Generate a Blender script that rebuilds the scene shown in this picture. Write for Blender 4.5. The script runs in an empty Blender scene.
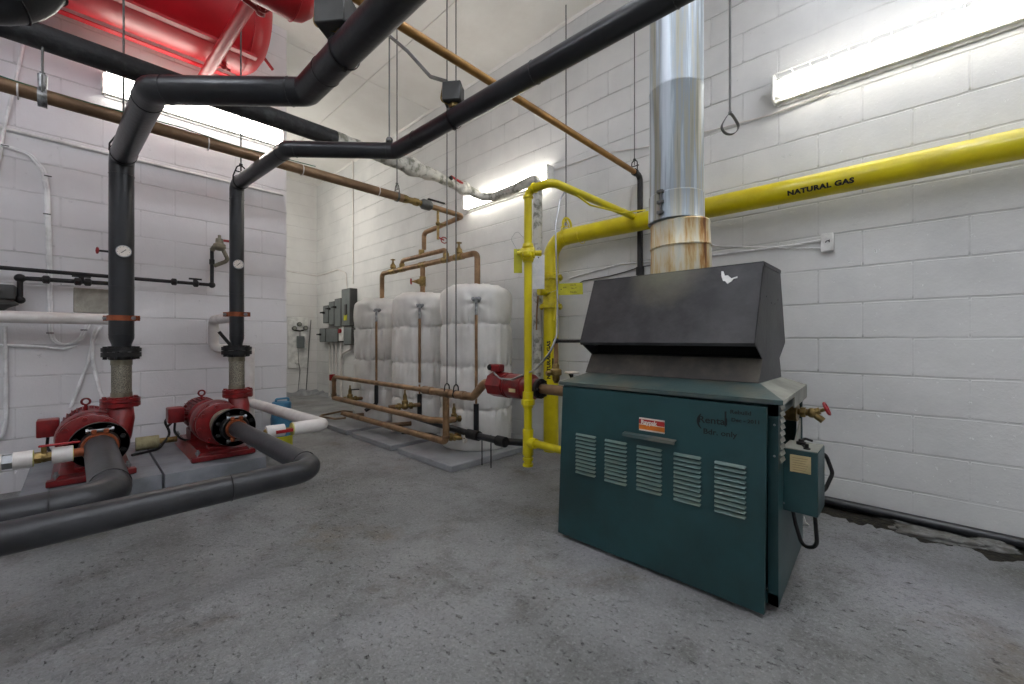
import bpy, bmesh, math, random
from mathutils import Vector, Matrix, noise
random.seed(7)
C = bpy.context.scene.collection
V = Vector
# ------------------------------------------------------------------ camera model
F_PX = 415.0; CU = 512.0; HV = 340.0; H = 0.97
ANG = math.atan2(432.0, F_PX)
FW = V((math.sin(ANG), math.cos(ANG), 0)); RT = V((math.cos(ANG), -math.sin(ANG), 0))
def P(u, v, x=None, y=None, z=None, d=None):
    """point of the place seen at photo pixel (u, v) on a wall-parallel plane"""
    r = FW + RT*((u-CU)/F_PX) + V((0,0,(HV-v)/F_PX))
    if x is not None: t = x/r.x
    elif y is not None: t = y/r.y
    elif z is not None: t = (z-H)/r.z
    else: t = d
    return V((0,0,H)) + r*t
WX, WY, BY, CZ = 3.006, 4.13, 7.84, 3.81
SX = P(286.5, 340, y=WY).x

# ------------------------------------------------------------------ materials
def nt(name):
    m = bpy.data.materials.new(name); m.use_nodes = True
    t = m.node_tree; b = t.nodes['Principled BSDF']; return m, t, b
def L(t, a, b): t.links.new(a, b)
def node(t, typ, **kw):
    n = t.nodes.new(typ)
    for k, v in kw.items():
        if k.startswith('i_'): n.inputs[k[2:].replace('_', ' ')].default_value = v
        else: setattr(n, k, v)
    return n
def sr(c):
    return tuple(((x/255/12.92) if x/255 <= .04045 else ((x/255+.055)/1.055)**2.4) for x in c)+(1,)
def pos(t): 
    g = t.nodes.new('ShaderNodeNewGeometry'); return g.outputs['Position']
def objc(t):
    g = t.nodes.new('ShaderNodeTexCoord'); return g.outputs['Object']
def mat(name, col, rough=.5, metal=0, col2=None, scale=8, bump=.0, bscale=60, lo=.4, hi=.65, detail=6, stretch=None, coat=0, spec=.5):
    m, t, b = nt(name)
    b.inputs['Roughness'].default_value = rough; b.inputs['Metallic'].default_value = metal
    b.inputs['Coat Weight'].default_value = coat; b.inputs['Specular IOR Level'].default_value = spec
    src = objc(t)
    if stretch:
        mp = node(t, 'ShaderNodeMapping'); mp.inputs['Scale'].default_value = stretch; L(t, src, mp.inputs['Vector']); src = mp.outputs['Vector']
    if col2 is None: col2 = tuple(min(255, c*.82) for c in col)
    n = node(t, 'ShaderNodeTexNoise', i_Scale=scale, i_Detail=detail, i_Roughness=.6); L(t, src, n.inputs['Vector'])
    r = node(t, 'ShaderNodeMapRange'); r.inputs['From Min'].default_value = lo; r.inputs['From Max'].default_value = hi; L(t, n.outputs['Fac'], r.inputs['Value'])
    mx = node(t, 'ShaderNodeMix', data_type='RGBA'); mx.inputs['A'].default_value = sr(col); mx.inputs['B'].default_value = sr(col2)
    L(t, r.outputs['Result'], mx.inputs['Factor']); L(t, mx.outputs['Result'], b.inputs['Base Color'])
    if bump:
        n2 = node(t, 'ShaderNodeTexNoise', i_Scale=bscale, i_Detail=4); L(t, src, n2.inputs['Vector'])
        bp = node(t, 'ShaderNodeBump', i_Strength=bump, i_Distance=.01); L(t, n2.outputs['Fac'], bp.inputs['Height']); L(t, bp.outputs['Normal'], b.inputs['Normal'])
    return m

def block_mat(name, axis, h0, z0, base, dirt, vert=.34, jc=.36, bs=.9):
    """painted concrete block wall: 0.4 x 0.2 blocks, joints as relief"""
    m, t, b = nt(name); b.inputs['Roughness'].default_value = .62
    p = pos(t); s = node(t, 'ShaderNodeSeparateXYZ'); L(t, p, s.inputs[0])
    def off(o, v):
        a = node(t, 'ShaderNodeMath', operation='SUBTRACT'); L(t, o, a.inputs[0]); a.inputs[1].default_value = v; return a.outputs[0]
    hz = off(s.outputs[axis], h0-40); vz = off(s.outputs['Z'], z0-2.0)
    nw = node(t, 'ShaderNodeTexNoise', i_Scale=3.5, i_Detail=3); L(t, p, nw.inputs['Vector'])
    wob = node(t, 'ShaderNodeMath', operation='MULTIPLY_ADD'); L(t, nw.outputs['Fac'], wob.inputs[0]); wob.inputs[1].default_value = .012; wob.inputs[2].default_value = -.006
    vz2 = node(t, 'ShaderNodeMath', operation='ADD'); L(t, vz, vz2.inputs[0]); L(t, wob.outputs[0], vz2.inputs[1])
    cx = node(t, 'ShaderNodeCombineXYZ'); L(t, hz, cx.inputs['X']); L(t, vz2.outputs[0], cx.inputs['Y'])
    br = node(t, 'ShaderNodeTexBrick', i_Scale=1.0, offset=.5, offset_frequency=2)
    br.inputs['Brick Width'].default_value = .4; br.inputs['Row Height'].default_value = .2
    br.inputs['Mortar Size'].default_value = .0065; br.inputs['Mortar Smooth'].default_value = .5
    L(t, cx.outputs[0], br.inputs['Vector'])
    # how open each joint is along its length
    nj = node(t, 'ShaderNodeTexNoise', i_Scale=1.7, i_Detail=5, i_Roughness=.65); L(t, p, nj.inputs['Vector'])
    rj = node(t, 'ShaderNodeMapRange'); rj.inputs['From Min'].default_value = .36; rj.inputs['From Max'].default_value = .62; rj.inputs['To Min'].default_value = .12
    L(t, nj.outputs['Fac'], rj.inputs['Value'])
    fr = node(t, 'ShaderNodeMath', operation='PINGPONG'); L(t, vz2.outputs[0], fr.inputs[0]); fr.inputs[1].default_value = .1
    hm = node(t, 'ShaderNodeMapRange'); hm.inputs['From Min'].default_value = .008; hm.inputs['From Max'].default_value = .02; hm.inputs['To Min'].default_value = 1.0; hm.inputs['To Max'].default_value = vert; L(t, fr.outputs[0], hm.inputs['Value'])
    bm_ = node(t, 'ShaderNodeMath', operation='MULTIPLY'); L(t, br.outputs['Fac'], bm_.inputs[0]); L(t, hm.outputs['Result'], bm_.inputs[1])
    jm = node(t, 'ShaderNodeMath', operation='MULTIPLY'); L(t, bm_.outputs[0], jm.inputs[0]); L(t, rj.outputs['Result'], jm.inputs[1])
    inv = node(t, 'ShaderNodeMath', operation='MULTIPLY'); L(t, jm.outputs[0], inv.inputs[0]); inv.inputs[1].default_value = -1.0
    fine = node(t, 'ShaderNodeTexNoise', i_Scale=90, i_Detail=4); L(t, p, fine.inputs['Vector'])
    lump = node(t, 'ShaderNodeTexNoise', i_Scale=7, i_Detail=3); L(t, p, lump.inputs['Vector'])
    a1 = node(t, 'ShaderNodeMath', operation='MULTIPLY_ADD'); L(t, fine.outputs['Fac'], a1.inputs[0]); a1.inputs[1].default_value = .13; L(t, inv.outputs[0], a1.inputs[2])
    a2 = node(t, 'ShaderNodeMath', operation='MULTIPLY_ADD'); L(t, lump.outputs['Fac'], a2.inputs[0]); a2.inputs[1].default_value = .5; L(t, a1.outputs[0], a2.inputs[2])
    pits = node(t, 'ShaderNodeTexNoise', i_Scale=26, i_Detail=6, i_Roughness=.7); L(t, p, pits.inputs['Vector'])
    pr = node(t, 'ShaderNodeMapRange'); pr.inputs['From Min'].default_value = .66; pr.inputs['From Max'].default_value = .74; L(t, pits.outputs['Fac'], pr.inputs['Value'])
    a3 = node(t, 'ShaderNodeMath', operation='MULTIPLY_ADD'); L(t, pr.outputs['Result'], a3.inputs[0]); a3.inputs[1].default_value = -.5; L(t, a2.outputs[0], a3.inputs[2])
    bp = node(t, 'ShaderNodeBump', i_Strength=bs, i_Distance=.008); L(t, a3.outputs[0], bp.inputs['Height']); L(t, bp.outputs['Normal'], b.inputs['Normal'])
    # colour
    nd = node(t, 'ShaderNodeTexNoise', i_Scale=1.3, i_Detail=8, i_Roughness=.62); L(t, p, nd.inputs['Vector'])
    rd = node(t, 'ShaderNodeMapRange'); rd.inputs['From Min'].default_value = .42; rd.inputs['From Max'].default_value = .72; L(t, nd.outputs['Fac'], rd.inputs['Value'])
    m1 = node(t, 'ShaderNodeMix', data_type='RGBA'); m1.inputs['A'].default_value = sr(base); m1.inputs['B'].default_value = sr(dirt); L(t, rd.outputs['Result'], m1.inputs['Factor'])
    m2 = node(t, 'ShaderNodeMix', data_type='RGBA'); m2.inputs['B'].default_value = sr((105, 100, 92))
    jf = node(t, 'ShaderNodeMath', operation='MULTIPLY'); L(t, jm.outputs[0], jf.inputs[0]); jf.inputs[1].default_value = jc
    L(t, jf.outputs[0], m2.inputs['Factor']); L(t, m1.outputs['Result'], m2.inputs['A'])
    m3 = node(t, 'ShaderNodeMix', data_type='RGBA'); m3.inputs['B'].default_value = sr((110, 104, 96)); L(t, m2.outputs['Result'], m3.inputs['A'])
    pf = node(t, 'ShaderNodeMath', operation='MULTIPLY'); L(t, pr.outputs['Result'], pf.inputs[0]); pf.inputs[1].default_value = .22; L(t, pf.outputs[0], m3.inputs['Factor'])
    L(t, m3.outputs['Result'], b.inputs['Base Color'])
    return m

def floor_mat():
    m, t, b = nt('worn grey painted concrete'); p = pos(t)
    def ns(s, d=8, r=.6, vec=None, dist=0):
        n = node(t, 'ShaderNodeTexNoise', i_Scale=s, i_Detail=d, i_Roughness=r, i_Distortion=dist); L(t, vec or p, n.inputs['Vector']); return n.outputs['Fac']
    def rng(o, a, c, lo=0, hi=1):
        r = node(t, 'ShaderNodeMapRange'); r.inputs['From Min'].default_value = a; r.inputs['From Max'].default_value = c
        r.inputs['To Min'].default_value = lo; r.inputs['To Max'].default_value = hi; L(t, o, r.inputs['Value']); return r.outputs['Result']
    def mix(f, a, c):
        mm = node(t, 'ShaderNodeMix', data_type='RGBA'); L(t, f, mm.inputs['Factor'])
        if isinstance(a, tuple): mm.inputs['A'].default_value = sr(a)
        else: L(t, a, mm.inputs['A'])
        mm.inputs['B'].default_value = sr(c); return mm.outputs['Result']
    c = mix(rng(ns(1.1, 9, .65), .38, .66), (150, 151, 151), (117, 118, 117))
    c = mix(rng(ns(.7, 6, .6, dist=.6), .5, .68, 0, .5), c, (164, 164, 170))
    c = mix(rng(ns(3.2, 10, .72), .5, .66, 0, .7), c, (94, 93, 88))
    c = mix(rng(ns(1.6, 8, .7, dist=.4), .56, .68, 0, .5), c, (116, 100, 76))
    mp = node(t, 'ShaderNodeMapping'); mp.inputs['Scale'].default_value = (1, .5, 1); mp.inputs['Rotation'].default_value = (0, 0, .5); L(t, p, mp.inputs['Vector'])
    sp = ns(46, 9, .8, mp.outputs['Vector']); zone = rng(ns(1.9, 5, .6), .33, .55, .2, 1)
    spk = node(t, 'ShaderNodeMath', operation='MULTIPLY'); L(t, rng(sp, .575, .635), spk.inputs[0]); L(t, zone, spk.inputs[1])
    c = mix(spk.outputs[0], c, (44, 42, 39))
    c = mix(rng(ns(75, 6, .7), .52, .68, 0, .45), c, (184, 184, 184))
    c = mix(rng(ns(55, 8, .75), .47, .33, 0, .5), c, (62, 62, 61))
    L(t, c, b.inputs['Base Color'])
    L(t, rng(ns(2.5), .35, .7, .42, .72), b.inputs['Roughness'])
    h1 = ns(60, 8, .7); h2 = ns(4, 6)
    a = node(t, 'ShaderNodeMath', operation='MULTIPLY_ADD'); L(t, h2, a.inputs[0]); a.inputs[1].default_value = 1.5; L(t, h1, a.inputs[2])
    a2 = node(t, 'ShaderNodeMath', operation='MULTIPLY_ADD'); L(t, spk.outputs[0], a2.inputs[0]); a2.inputs[1].default_value = -.5; L(t, a.outputs[0], a2.inputs[2])
    bp = node(t, 'ShaderNodeBump', i_Strength=.9, i_Distance=.010); L(t, a2.outputs[0], bp.inputs['Height']); L(t, bp.outputs['Normal'], b.inputs['Normal'])
    return m

M = {}
M['wall_r'] = block_mat('painted block right', 'Y', -.008, .18, (220, 220, 218), (198, 199, 198), .3, .28, 1.05)
M['wall_l'] = block_mat('painted block left', 'X', .11, .135, (224, 222, 223), (211, 207, 209), .3, .3, .7)
M['wall_b'] = block_mat('painted block back', 'X', .1, .18, (221, 220, 217), (206, 204, 201), .3, .2, .5)
M['floor'] = floor_mat()
M['ceil'] = mat('ceiling paint', (232, 230, 226), .7, col2=(222, 219, 214), scale=1.5, bump=.25, bscale=18)
M['rough'] = mat('rough mortar', (150, 145, 136), .9, col2=(110, 104, 96), scale=30, bump=.8, bscale=60)
M['black'] = mat('black pipe jacket', (25, 26, 29), .3, col2=(37, 39, 43), scale=5, bump=.12, bscale=40, spec=.55)
M['blackrub'] = mat('dusty black rubber jacket', (30, 31, 33), .62, col2=(66, 67, 68), scale=14, bump=.3, bscale=70, lo=.5, hi=.75)
M['suction'] = mat('grey worn pipe jacket', (42, 43, 46), .36, col2=(58, 59, 62), scale=7, bump=.12, bscale=40)
M['iron'] = mat('black iron', (26, 26, 28), .5, metal=.3, col2=(44, 42, 40), scale=20)
M['red'] = mat('red pump enamel', (132, 16, 20), .35, col2=(92, 12, 15), scale=12, bump=.1, bscale=80, coat=.08)
M['redtank'] = mat('red tank enamel', (186, 10, 28), .42, col2=(164, 6, 20), scale=3)
M['redwheel'] = mat('red handwheel', (160, 20, 26), .4)
M['green'] = mat('dark green cabinet enamel', (35, 72, 75), .38, col2=(27, 55, 57), scale=2.2, bump=.06, bscale=30, lo=.38, hi=.62)
M['greenlt'] = mat('green louver enamel', (88, 114, 110), .45, col2=(104, 120, 106), scale=10)
M['lid'] = mat('dusty green lid', (60, 80, 80), .45, col2=(96, 95, 84), scale=5, lo=.42, hi=.62, bump=.1)
M['lidgrey'] = mat('dusty grey lid side', (150, 150, 140), .5, col2=(120, 122, 112), scale=8)
M['hood'] = mat('charcoal hood paint', (42, 42, 44), .5, col2=(66, 66, 67), scale=6, bump=.12, bscale=50, lo=.42, hi=.68, detail=9)
M['hooddark'] = mat('sooty hood lower panel', (66, 62, 58), .6, col2=(92, 86, 76), scale=9, lo=.45, hi=.7)
M['void'] = mat('dark interior', (10, 10, 10), .9)  # near-black colour in place of the shade inside openings
M['yellow'] = mat('yellow gas paint', (214, 198, 0), .38, col2=(196, 178, 0), scale=6, bump=.08, bscale=50, coat=.2)
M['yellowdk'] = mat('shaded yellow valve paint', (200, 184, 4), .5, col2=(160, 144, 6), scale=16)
M['yellowtag'] = mat('yellow plastic tag', (200, 196, 40), .5)
M['whitetag'] = mat('white plastic tag', (236, 236, 238), .5, col2=(214, 216, 220), scale=20)
M['copper'] = mat('aged copper', (164, 130, 96), .42, metal=.4, col2=(116, 90, 62), scale=9, lo=.35, hi=.65)
M['copperdk'] = mat('brown oxidised copper', (140, 112, 84), .42, metal=.4, col2=(104, 80, 58), scale=5, stretch=(1, 1, 1))
M['brass'] = mat('brass', (158, 134, 84), .4, metal=.7, col2=(92, 76, 44), scale=16)
M['goldpipe'] = mat('gold brown pipe', (158, 116, 62), .38, metal=.4, col2=(124, 88, 44), scale=7)
M['foamold'] = mat('aged pale foam', (176, 170, 132), .85, col2=(140, 132, 100), scale=12, bump=.3)
M['nickel'] = mat('dull nickel', (146, 140, 122), .4, metal=.5, col2=(112, 106, 90), scale=14)
M['steel'] = mat('zinc steel', (160, 162, 164), .35, metal=.8)
M['rodst'] = mat('dull steel rod', (104, 104, 102), .5, metal=.5)
M['galv'] = mat('galvanised stack', (196, 202, 206), .3, metal=.75, col2=(150, 156, 160), scale=5, stretch=(6, 6, .35), lo=.35, hi=.62)
M['white'] = mat('white jacket', (226, 222, 218), .5, col2=(206, 200, 196), scale=6)
M['whitepl'] = mat('white enamel', (232, 232, 228), .45)
M['foam'] = mat('yellow foam end', (214, 206, 120), .8)
M['orange'] = mat('copper coloured strap', (158, 84, 48), .45, metal=.3, col2=(122, 58, 28), scale=20)
M['braid'] = None
M['greybox'] = mat('grey electrical enamel', (112, 118, 118), .45, col2=(98, 104, 104), scale=6)
M['greydk'] = mat('dark grey box', (66, 66, 64), .5)
M['pad'] = mat('grey painted pad', (136, 139, 145), .5, col2=(112, 115, 119), scale=5, bump=.25, bscale=50)
M['slab'] = mat('grey slab', (158, 160, 163), .5, col2=(134, 136, 138), scale=4, bump=.15)
M['blanket'] = mat('white vinyl blanket', (226, 224, 220), .42, col2=(204, 202, 196), scale=3, bump=.25, bscale=14)
M['mottled'] = mat('mottled plaster wrap', (202, 200, 192), .7, col2=(128, 128, 116), scale=14, bump=.8, bscale=30, lo=.48, hi=.62)
M['tape'] = mat('foil tape', (180, 182, 184), .3, metal=.7, col2=(90, 92, 92), scale=25, bump=.6, bscale=40)
M['blue'] = mat('blue jug plastic', (72, 132, 164), .35, col2=(58, 112, 146), scale=6)
M['cable'] = mat('white cable', (250, 250, 250), .5)
M['greenw'] = mat('green wire', (30, 96, 70), .5)
M['ink'] = mat('black lettering', (16, 16, 16), .6)
M['inkgreen'] = mat('marker pen', (8, 14, 14), .6)
M['fadedpen'] = mat('red brown printing', (120, 84, 40), .6)
M['stred'] = mat('sticker red', (176, 32, 30), .4); M['storg'] = mat('sticker orange', (224, 122, 26), .4); M['paper'] = mat('cream paper', (206, 186, 138), .6)
M['stwhite'] = mat('sticker white', (236, 226, 214), .5)
M['concrete'] = mat('broken concrete', (126, 126, 123), .9, col2=(84, 80, 72), scale=12, bump=.9, bscale=50)
M['dirt'] = mat('dark debris', (22, 21, 17), .95, col2=(52, 47, 35), scale=40, bump=.8)
# rusted flue
def rust_mat():
    m, t, b = nt('rust streaked flue'); b.inputs['Metallic'].default_value = .35; b.inputs['Roughness'].default_value = .5
    mp = node(t, 'ShaderNodeMapping'); mp.inputs['Scale'].default_value = (9, 9, 1.3); L(t, objc(t), mp.inputs['Vector'])
    n = node(t, 'ShaderNodeTexNoise', i_Scale=1.6, i_Detail=8, i_Roughness=.62); L(t, mp.outputs['Vector'], n.inputs['Vector'])
    r = node(t, 'ShaderNodeValToRGB'); e = r.color_ramp.elements
    e[0].position = .34; e[0].color = sr((110, 70, 40)); e[1].position = .7; e[1].color = sr((178, 184, 178))
    for q, c in ((.41, (168, 122, 68)), (.47, (192, 172, 130)), (.56, (200, 196, 178))):
        k = e.new(q); k.color = sr(c)
    L(t, n.outputs['Fac'], r.inputs['Fac']); L(t, r.outputs['Color'], b.inputs['Base Color']); return m
M['rust'] = rust_mat()
def streak_mat():
    m, t, b = nt('streaked galvanised stack'); b.inputs['Metallic'].default_value = .22; b.inputs['Roughness'].default_value = .5
    mp = node(t, 'ShaderNodeMapping'); mp.inputs['Scale'].default_value = (14, 14, .5); L(t, objc(t), mp.inputs['Vector'])
    n = node(t, 'ShaderNodeTexNoise', i_Scale=1.5, i_Detail=7, i_Roughness=.6); L(t, mp.outputs['Vector'], n.inputs['Vector'])
    r = node(t, 'ShaderNodeValToRGB'); e = r.color_ramp.elements
    e[0].position = .32; e[0].color = sr((116, 117, 108)); e[1].position = .66; e[1].color = sr((190, 198, 206))
    for q, c in ((.42, (154, 152, 138)), (.49, (140, 150, 158)), (.57, (178, 188, 196))):
        k = e.new(q); k.color = sr(c)
    L(t, n.outputs['Fac'], r.inputs['Fac']); L(t, r.outputs['Color'], b.inputs['Base Color']); return m
M['galv'] = streak_mat()
def braid_mat():
    m, t, b = nt('braided stainless hose'); b.inputs['Metallic'].default_value = .7; b.inputs['Roughness'].default_value = .45
    n = node(t, 'ShaderNodeTexVoronoi', i_Scale=230.0); L(t, objc(t), n.inputs['Vector'])
    mx = node(t, 'ShaderNodeMix', data_type='RGBA'); mx.inputs['A'].default_value = sr((64, 60, 52)); mx.inputs['B'].default_value = sr((156, 151, 136))
    r = node(t, 'ShaderNodeMapRange'); r.inputs['From Min'].default_value = .2; r.inputs['From Max'].default_value = .6; L(t, n.outputs['Distance'], r.inputs['Value'])
    L(t, r.outputs['Result'], mx.inputs['Factor']); L(t, mx.outputs['Result'], b.inputs['Base Color'])
    bp = node(t, 'ShaderNodeBump', i_Strength=.8, i_Distance=.003); L(t, n.outputs['Distance'], bp.inputs['Height']); L(t, bp.outputs['Normal'], b.inputs['Normal'])
    return m
M['braid'] = braid_mat()
LAMP = 10.0
def emis(name, col, s):
    m, t, b = nt(name); b.inputs['Emission Color'].default_value = sr(col); b.inputs['Emission Strength'].default_value = s
    b.inputs['Base Color'].default_value = sr((240, 240, 235)); return m
M['tube'] = emis('lit fluorescent tube', (255, 249, 238), LAMP*1.1)
M['diff'] = emis('lit ribbed lens', (255, 249, 238), LAMP)
M['fill_r'] = emis('added recess fill lens', (255, 250, 242), 22)  # glow of the added lamp hidden in the recess
M['fill_c'] = emis('added cool fill tube', (238, 243, 255), 17)  # glow of the added lamps above the camera, out of view

# ------------------------------------------------------------------ mesh building
class MB:
    def __init__(s): s.bm = bmesh.new(); s.mi = 0
    def _face(s, vs):
        try: f = s.bm.faces.new(vs); f.material_index = s.mi; return f
        except ValueError: return None
    def m(s, i): s.mi = i; return s
    def merge(s, b2, mtx=None):
        mp = {}
        for v in b2.verts: mp[v] = s.bm.verts.new(mtx @ v.co if mtx else v.co)
        for f in b2.faces: s._face([mp[v] for v in f.verts])
        b2.free(); return s
    def box(s, c, sz, rot=None, bev=0, seg=1):
        b = bmesh.new(); bmesh.ops.create_cube(b, size=1.0)
        bmesh.ops.scale(b, vec=V(sz), verts=b.verts)
        if bev: bmesh.ops.bevel(b, geom=b.edges[:], offset=bev, segments=seg, affect='EDGES', profile=.6)
        mt = Matrix.Translation(V(c)) @ (rot.to_4x4() if rot else Matrix.Identity(4))
        return s.merge(b, mt)
    def mm(s, a, b, bev=0, seg=1):
        a, b = V(a), V(b); return s.box((a+b)/2, [abs(b[i]-a[i]) for i in range(3)], bev=bev, seg=seg)
    def ring(s, c, X, Y, r, n): return [s.bm.verts.new(c + X*(r*math.cos(2*math.pi*k/n)) + Y*(r*math.sin(2*math.pi*k/n))) for k in range(n)]
    def frame(s, d):
        d = V(d).normalized(); a = V((0,0,1)) if abs(d.z) < .9 else V((1,0,0))
        X = d.cross(a).normalized(); return X, d.cross(X).normalized()
    def skin(s, rings, caps=True):
        n = len(rings[0])
        for A, B in zip(rings, rings[1:]):
            for k in range(n): s._face([A[k], A[(k+1) % n], B[(k+1) % n], B[k]])
        if caps:
            s._face(rings[0][::-1]); s._face(rings[-1])
        return s
    def lathe(s, prof, o, d, n=24, caps=True):
        d = V(d).normalized(); X, Y = s.frame(d); o = V(o)
        return s.skin([s.ring(o+d*t, X, Y, max(r, 1e-4), n) for t, r in prof], caps)
    def cyl(s, a, b, r, r2=None, n=16, caps=True):
        a, b = V(a), V(b); return s.lathe([(0, r), ((b-a).length, r if r2 is None else r2)], a, b-a, n, caps)
    def disc_hole(s, a, b, r, ri, n=24):      # thick washer
        a, b = V(a), V(b); d = b-a; h = d.length; return s.lathe_closed([(0, ri), (0, r), (h, r), (h, ri)], a, d, n)
    def lathe_closed(s, prof, o, d, n=24):
        d = V(d).normalized(); X, Y = s.frame(d); o = V(o)
        R = [s.ring(o+d*t, X, Y, r, n) for t, r in prof]; R.append(R[0])
        return s.skin(R, False)
    def torus(s, c, axis, R, r, n=28, m=8, a0=0, a1=None, X=None):
        axis = V(axis).normalized()
        if X is None: X, Y = s.frame(axis)
        else: X = V(X).normalized(); Y = axis.cross(X).normalized()
        c = V(c); full = a1 is None; a1 = 2*math.pi if full else a1; rings = []
        for k in range(n if full else n+1):
            a = a0+(a1-a0)*k/n; e = X*math.cos(a)+Y*math.sin(a)
            rings.append([s.bm.verts.new(c+e*R+e*(r*math.cos(2*math.pi*j/m))+axis*(r*math.sin(2*math.pi*j/m))) for j in range(m)])
        if full: rings.append(rings[0])
        return s.skin(rings, not full)
    def band(s, c, axis, R, w, th=.003, n=28):     # flat strap round a pipe
        axis = V(axis).normalized(); o = V(c)-axis*w/2
        return s.lathe_closed([(0, R), (0, R+th), (w, R+th), (w, R)], o, axis, n)
    def tube(s, pts, r, bend=.08, n=14, caps=True, rad=None):
        pts = [V(p) for p in pts]; path = [pts[0]]; rr = [rad[0] if rad else r]
        for i in range(1, len(pts)-1):
            a, b, c = pts[i-1], pts[i], pts[i+1]; u = (a-b).normalized(); w = (c-b).normalized()
            th = math.pi-u.angle(w)
            rb = rad[i] if rad else r
            if th < .02 or bend <= 0: path.append(b); rr.append(rb); continue
            tl = min(bend*math.tan(th/2), .48*(a-b).length, .48*(c-b).length); R = tl/math.tan(th/2)
            p0 = b+u*tl; p1 = b+w*tl; bis = (u+w).normalized(); cen = b+bis*(R/math.cos(th/2)); k = max(3, int(th/.16))
            v0 = p0-cen; ax = v0.cross(p1-cen).normalized()
            for j in range(k+1):
                path.append(cen+Matrix.Rotation(th*j/k, 3, ax) @ v0); rr.append(rb)
        path.append(pts[-1]); rr.append(rad[-1] if rad else r)
        d = (path[1]-path[0]).normalized(); X, Y = s.frame(d); rings = [s.ring(path[0], X, Y, rr[0], n)]
        for i in range(1, len(path)):
            d1 = (path[i]-path[i-1]).normalized(); d2 = (path[i+1]-path[i]).normalized() if i < len(path)-1 else d1
            t = (d1+d2).normalized(); q = d.rotation_difference(t); X = q @ X; Y = q @ Y; d = t
            k = 1/max(.5, d1.dot(t))
            rings.append(s.ring(path[i], X, Y, rr[i], n))
        return s.skin(rings, caps)
    def ball(s, c, r, sc=(1,1,1), n=12):
        b = bmesh.new(); bmesh.ops.create_uvsphere(b, u_segments=n, v_segments=max(6, n//2+2), radius=r)
        return s.merge(b, Matrix.Translation(V(c)) @ Matrix.Diagonal(V(sc)).to_4x4())
    def prism(s, poly, ext):
        poly = [V(p) for p in poly]; e = V(ext); A = [s.bm.verts.new(p) for p in poly]; B = [s.bm.verts.new(p+e) for p in poly]; n = len(A)
        s._face(A[::-1]); s._face(B)
        for k in range(n): s._face([A[k], A[(k+1) % n], B[(k+1) % n], B[k]])
        return s
    def hexnut(s, c, d, r, h): d = V(d).normalized(); return s.cyl(V(c)-d*h/2, V(c)+d*h/2, r, n=6)
    def text(s, txt, size, o, xd, yd, ext=.0006, bold=.0, wrap=None, align='CENTER', wide=1.0, sp=1.0):
        cu = bpy.data.curves.new('t', 'FONT'); cu.body = txt; cu.size = size; cu.space_character = sp; cu.extrude = ext; cu.offset = bold; cu.align_x = align; cu.align_y = 'CENTER'; cu.resolution_u = 3
        ob = bpy.data.objects.new('t', cu); C.objects.link(ob); dg = bpy.context.evaluated_depsgraph_get(); dg.update()
        me = bpy.data.meshes.new_from_object(ob.evaluated_get(dg)); xd = V(xd).normalized(); yd = V(yd).normalized(); zd = xd.cross(yd); o = V(o)
        mp = []
        for v in me.vertices: v.co.x *= wide
        for v in me.vertices:
            if wrap:   # wrap = (axis point, radius, middle angle vector)
                R = wrap; a = v.co.y/R; co = o + xd*v.co.x + zd*((R+v.co.z+.0008)*math.cos(a)) + yd*((R+v.co.z+.0008)*math.sin(a))
            else: co = o + xd*v.co.x + yd*v.co.y + zd*v.co.z
            mp.append(s.bm.verts.new(co))
        for p in me.polygons: s._face([mp[i] for i in p.vertices])
        bpy.data.objects.remove(ob); bpy.data.meshes.remove(me); bpy.data.curves.remove(cu); return s
    def build_each(s, name, mats, parent=None):
        """every separate piece (touching pieces stay together) becomes an object of its own"""
        bm = s.bm; seen = {}; isl = []
        for v0 in bm.verts:
            if v0 in seen: continue
            st = [v0]; seen[v0] = 1; cur = []
            while st:
                v = st.pop(); cur.append(v)
                for e in v.link_edges:
                    w = e.other_vert(v)
                    if w not in seen: seen[w] = 1; st.append(w)
            isl.append(cur)
        def bb(c): return [min(v.co[i] for v in c) for i in range(3)]+[max(v.co[i] for v in c) for i in range(3)]
        g = [(c, bb(c)) for c in isl]; ch = True
        while ch:
            ch = False
            for i in range(len(g)):
                for j in range(i+1, len(g)):
                    A, B = g[i][1], g[j][1]
                    if all(A[k] <= B[k+3]+.001 and B[k] <= A[k+3]+.001 for k in range(3)):
                        g[i] = (g[i][0]+g[j][0], [min(A[k], B[k]) for k in range(3)]+[max(A[k+3], B[k+3]) for k in range(3)]); g.pop(j); ch = True; break
                if ch: break
        out = []
        for c, _ in g:
            m = MB(); mp = {v: m.bm.verts.new(v.co) for v in c}; fs = set(f for v in c for f in v.link_faces)
            for f in fs: m.mi = f.material_index; m._face([mp[v] for v in f.verts])
            out.append(m.build(name, mats, parent))
        bm.free(); return out
    def build(s, name, mats, parent=None, sharp=38):
        bmesh.ops.recalc_face_normals(s.bm, faces=s.bm.faces)
        me = bpy.data.meshes.new(name)
        cs = [v.co for v in s.bm.verts]; lo = V([min(c[i] for c in cs) for i in range(3)]); hi = V([max(c[i] for c in cs) for i in range(3)])
        o = V(((lo.x+hi.x)/2, (lo.y+hi.y)/2, lo.z))
        for v in s.bm.verts: v.co -= o
        s.bm.to_mesh(me); s.bm.free()
        for mt in (mats if isinstance(mats, (list, tuple)) else [mats]): me.materials.append(M[mt] if isinstance(mt, str) else mt)
        me.polygons.foreach_set('use_smooth', [True]*len(me.polygons)); me.set_sharp_from_angle(angle=math.radians(sharp))
        ob = bpy.data.objects.new(name, me); C.objects.link(ob)
        if parent:
            ob.parent = parent; w = V((0,0,0)); q = parent
            while q: w += q.location; q = q.parent
            ob.location = o-w
        else: ob.location = o
        return ob
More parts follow.
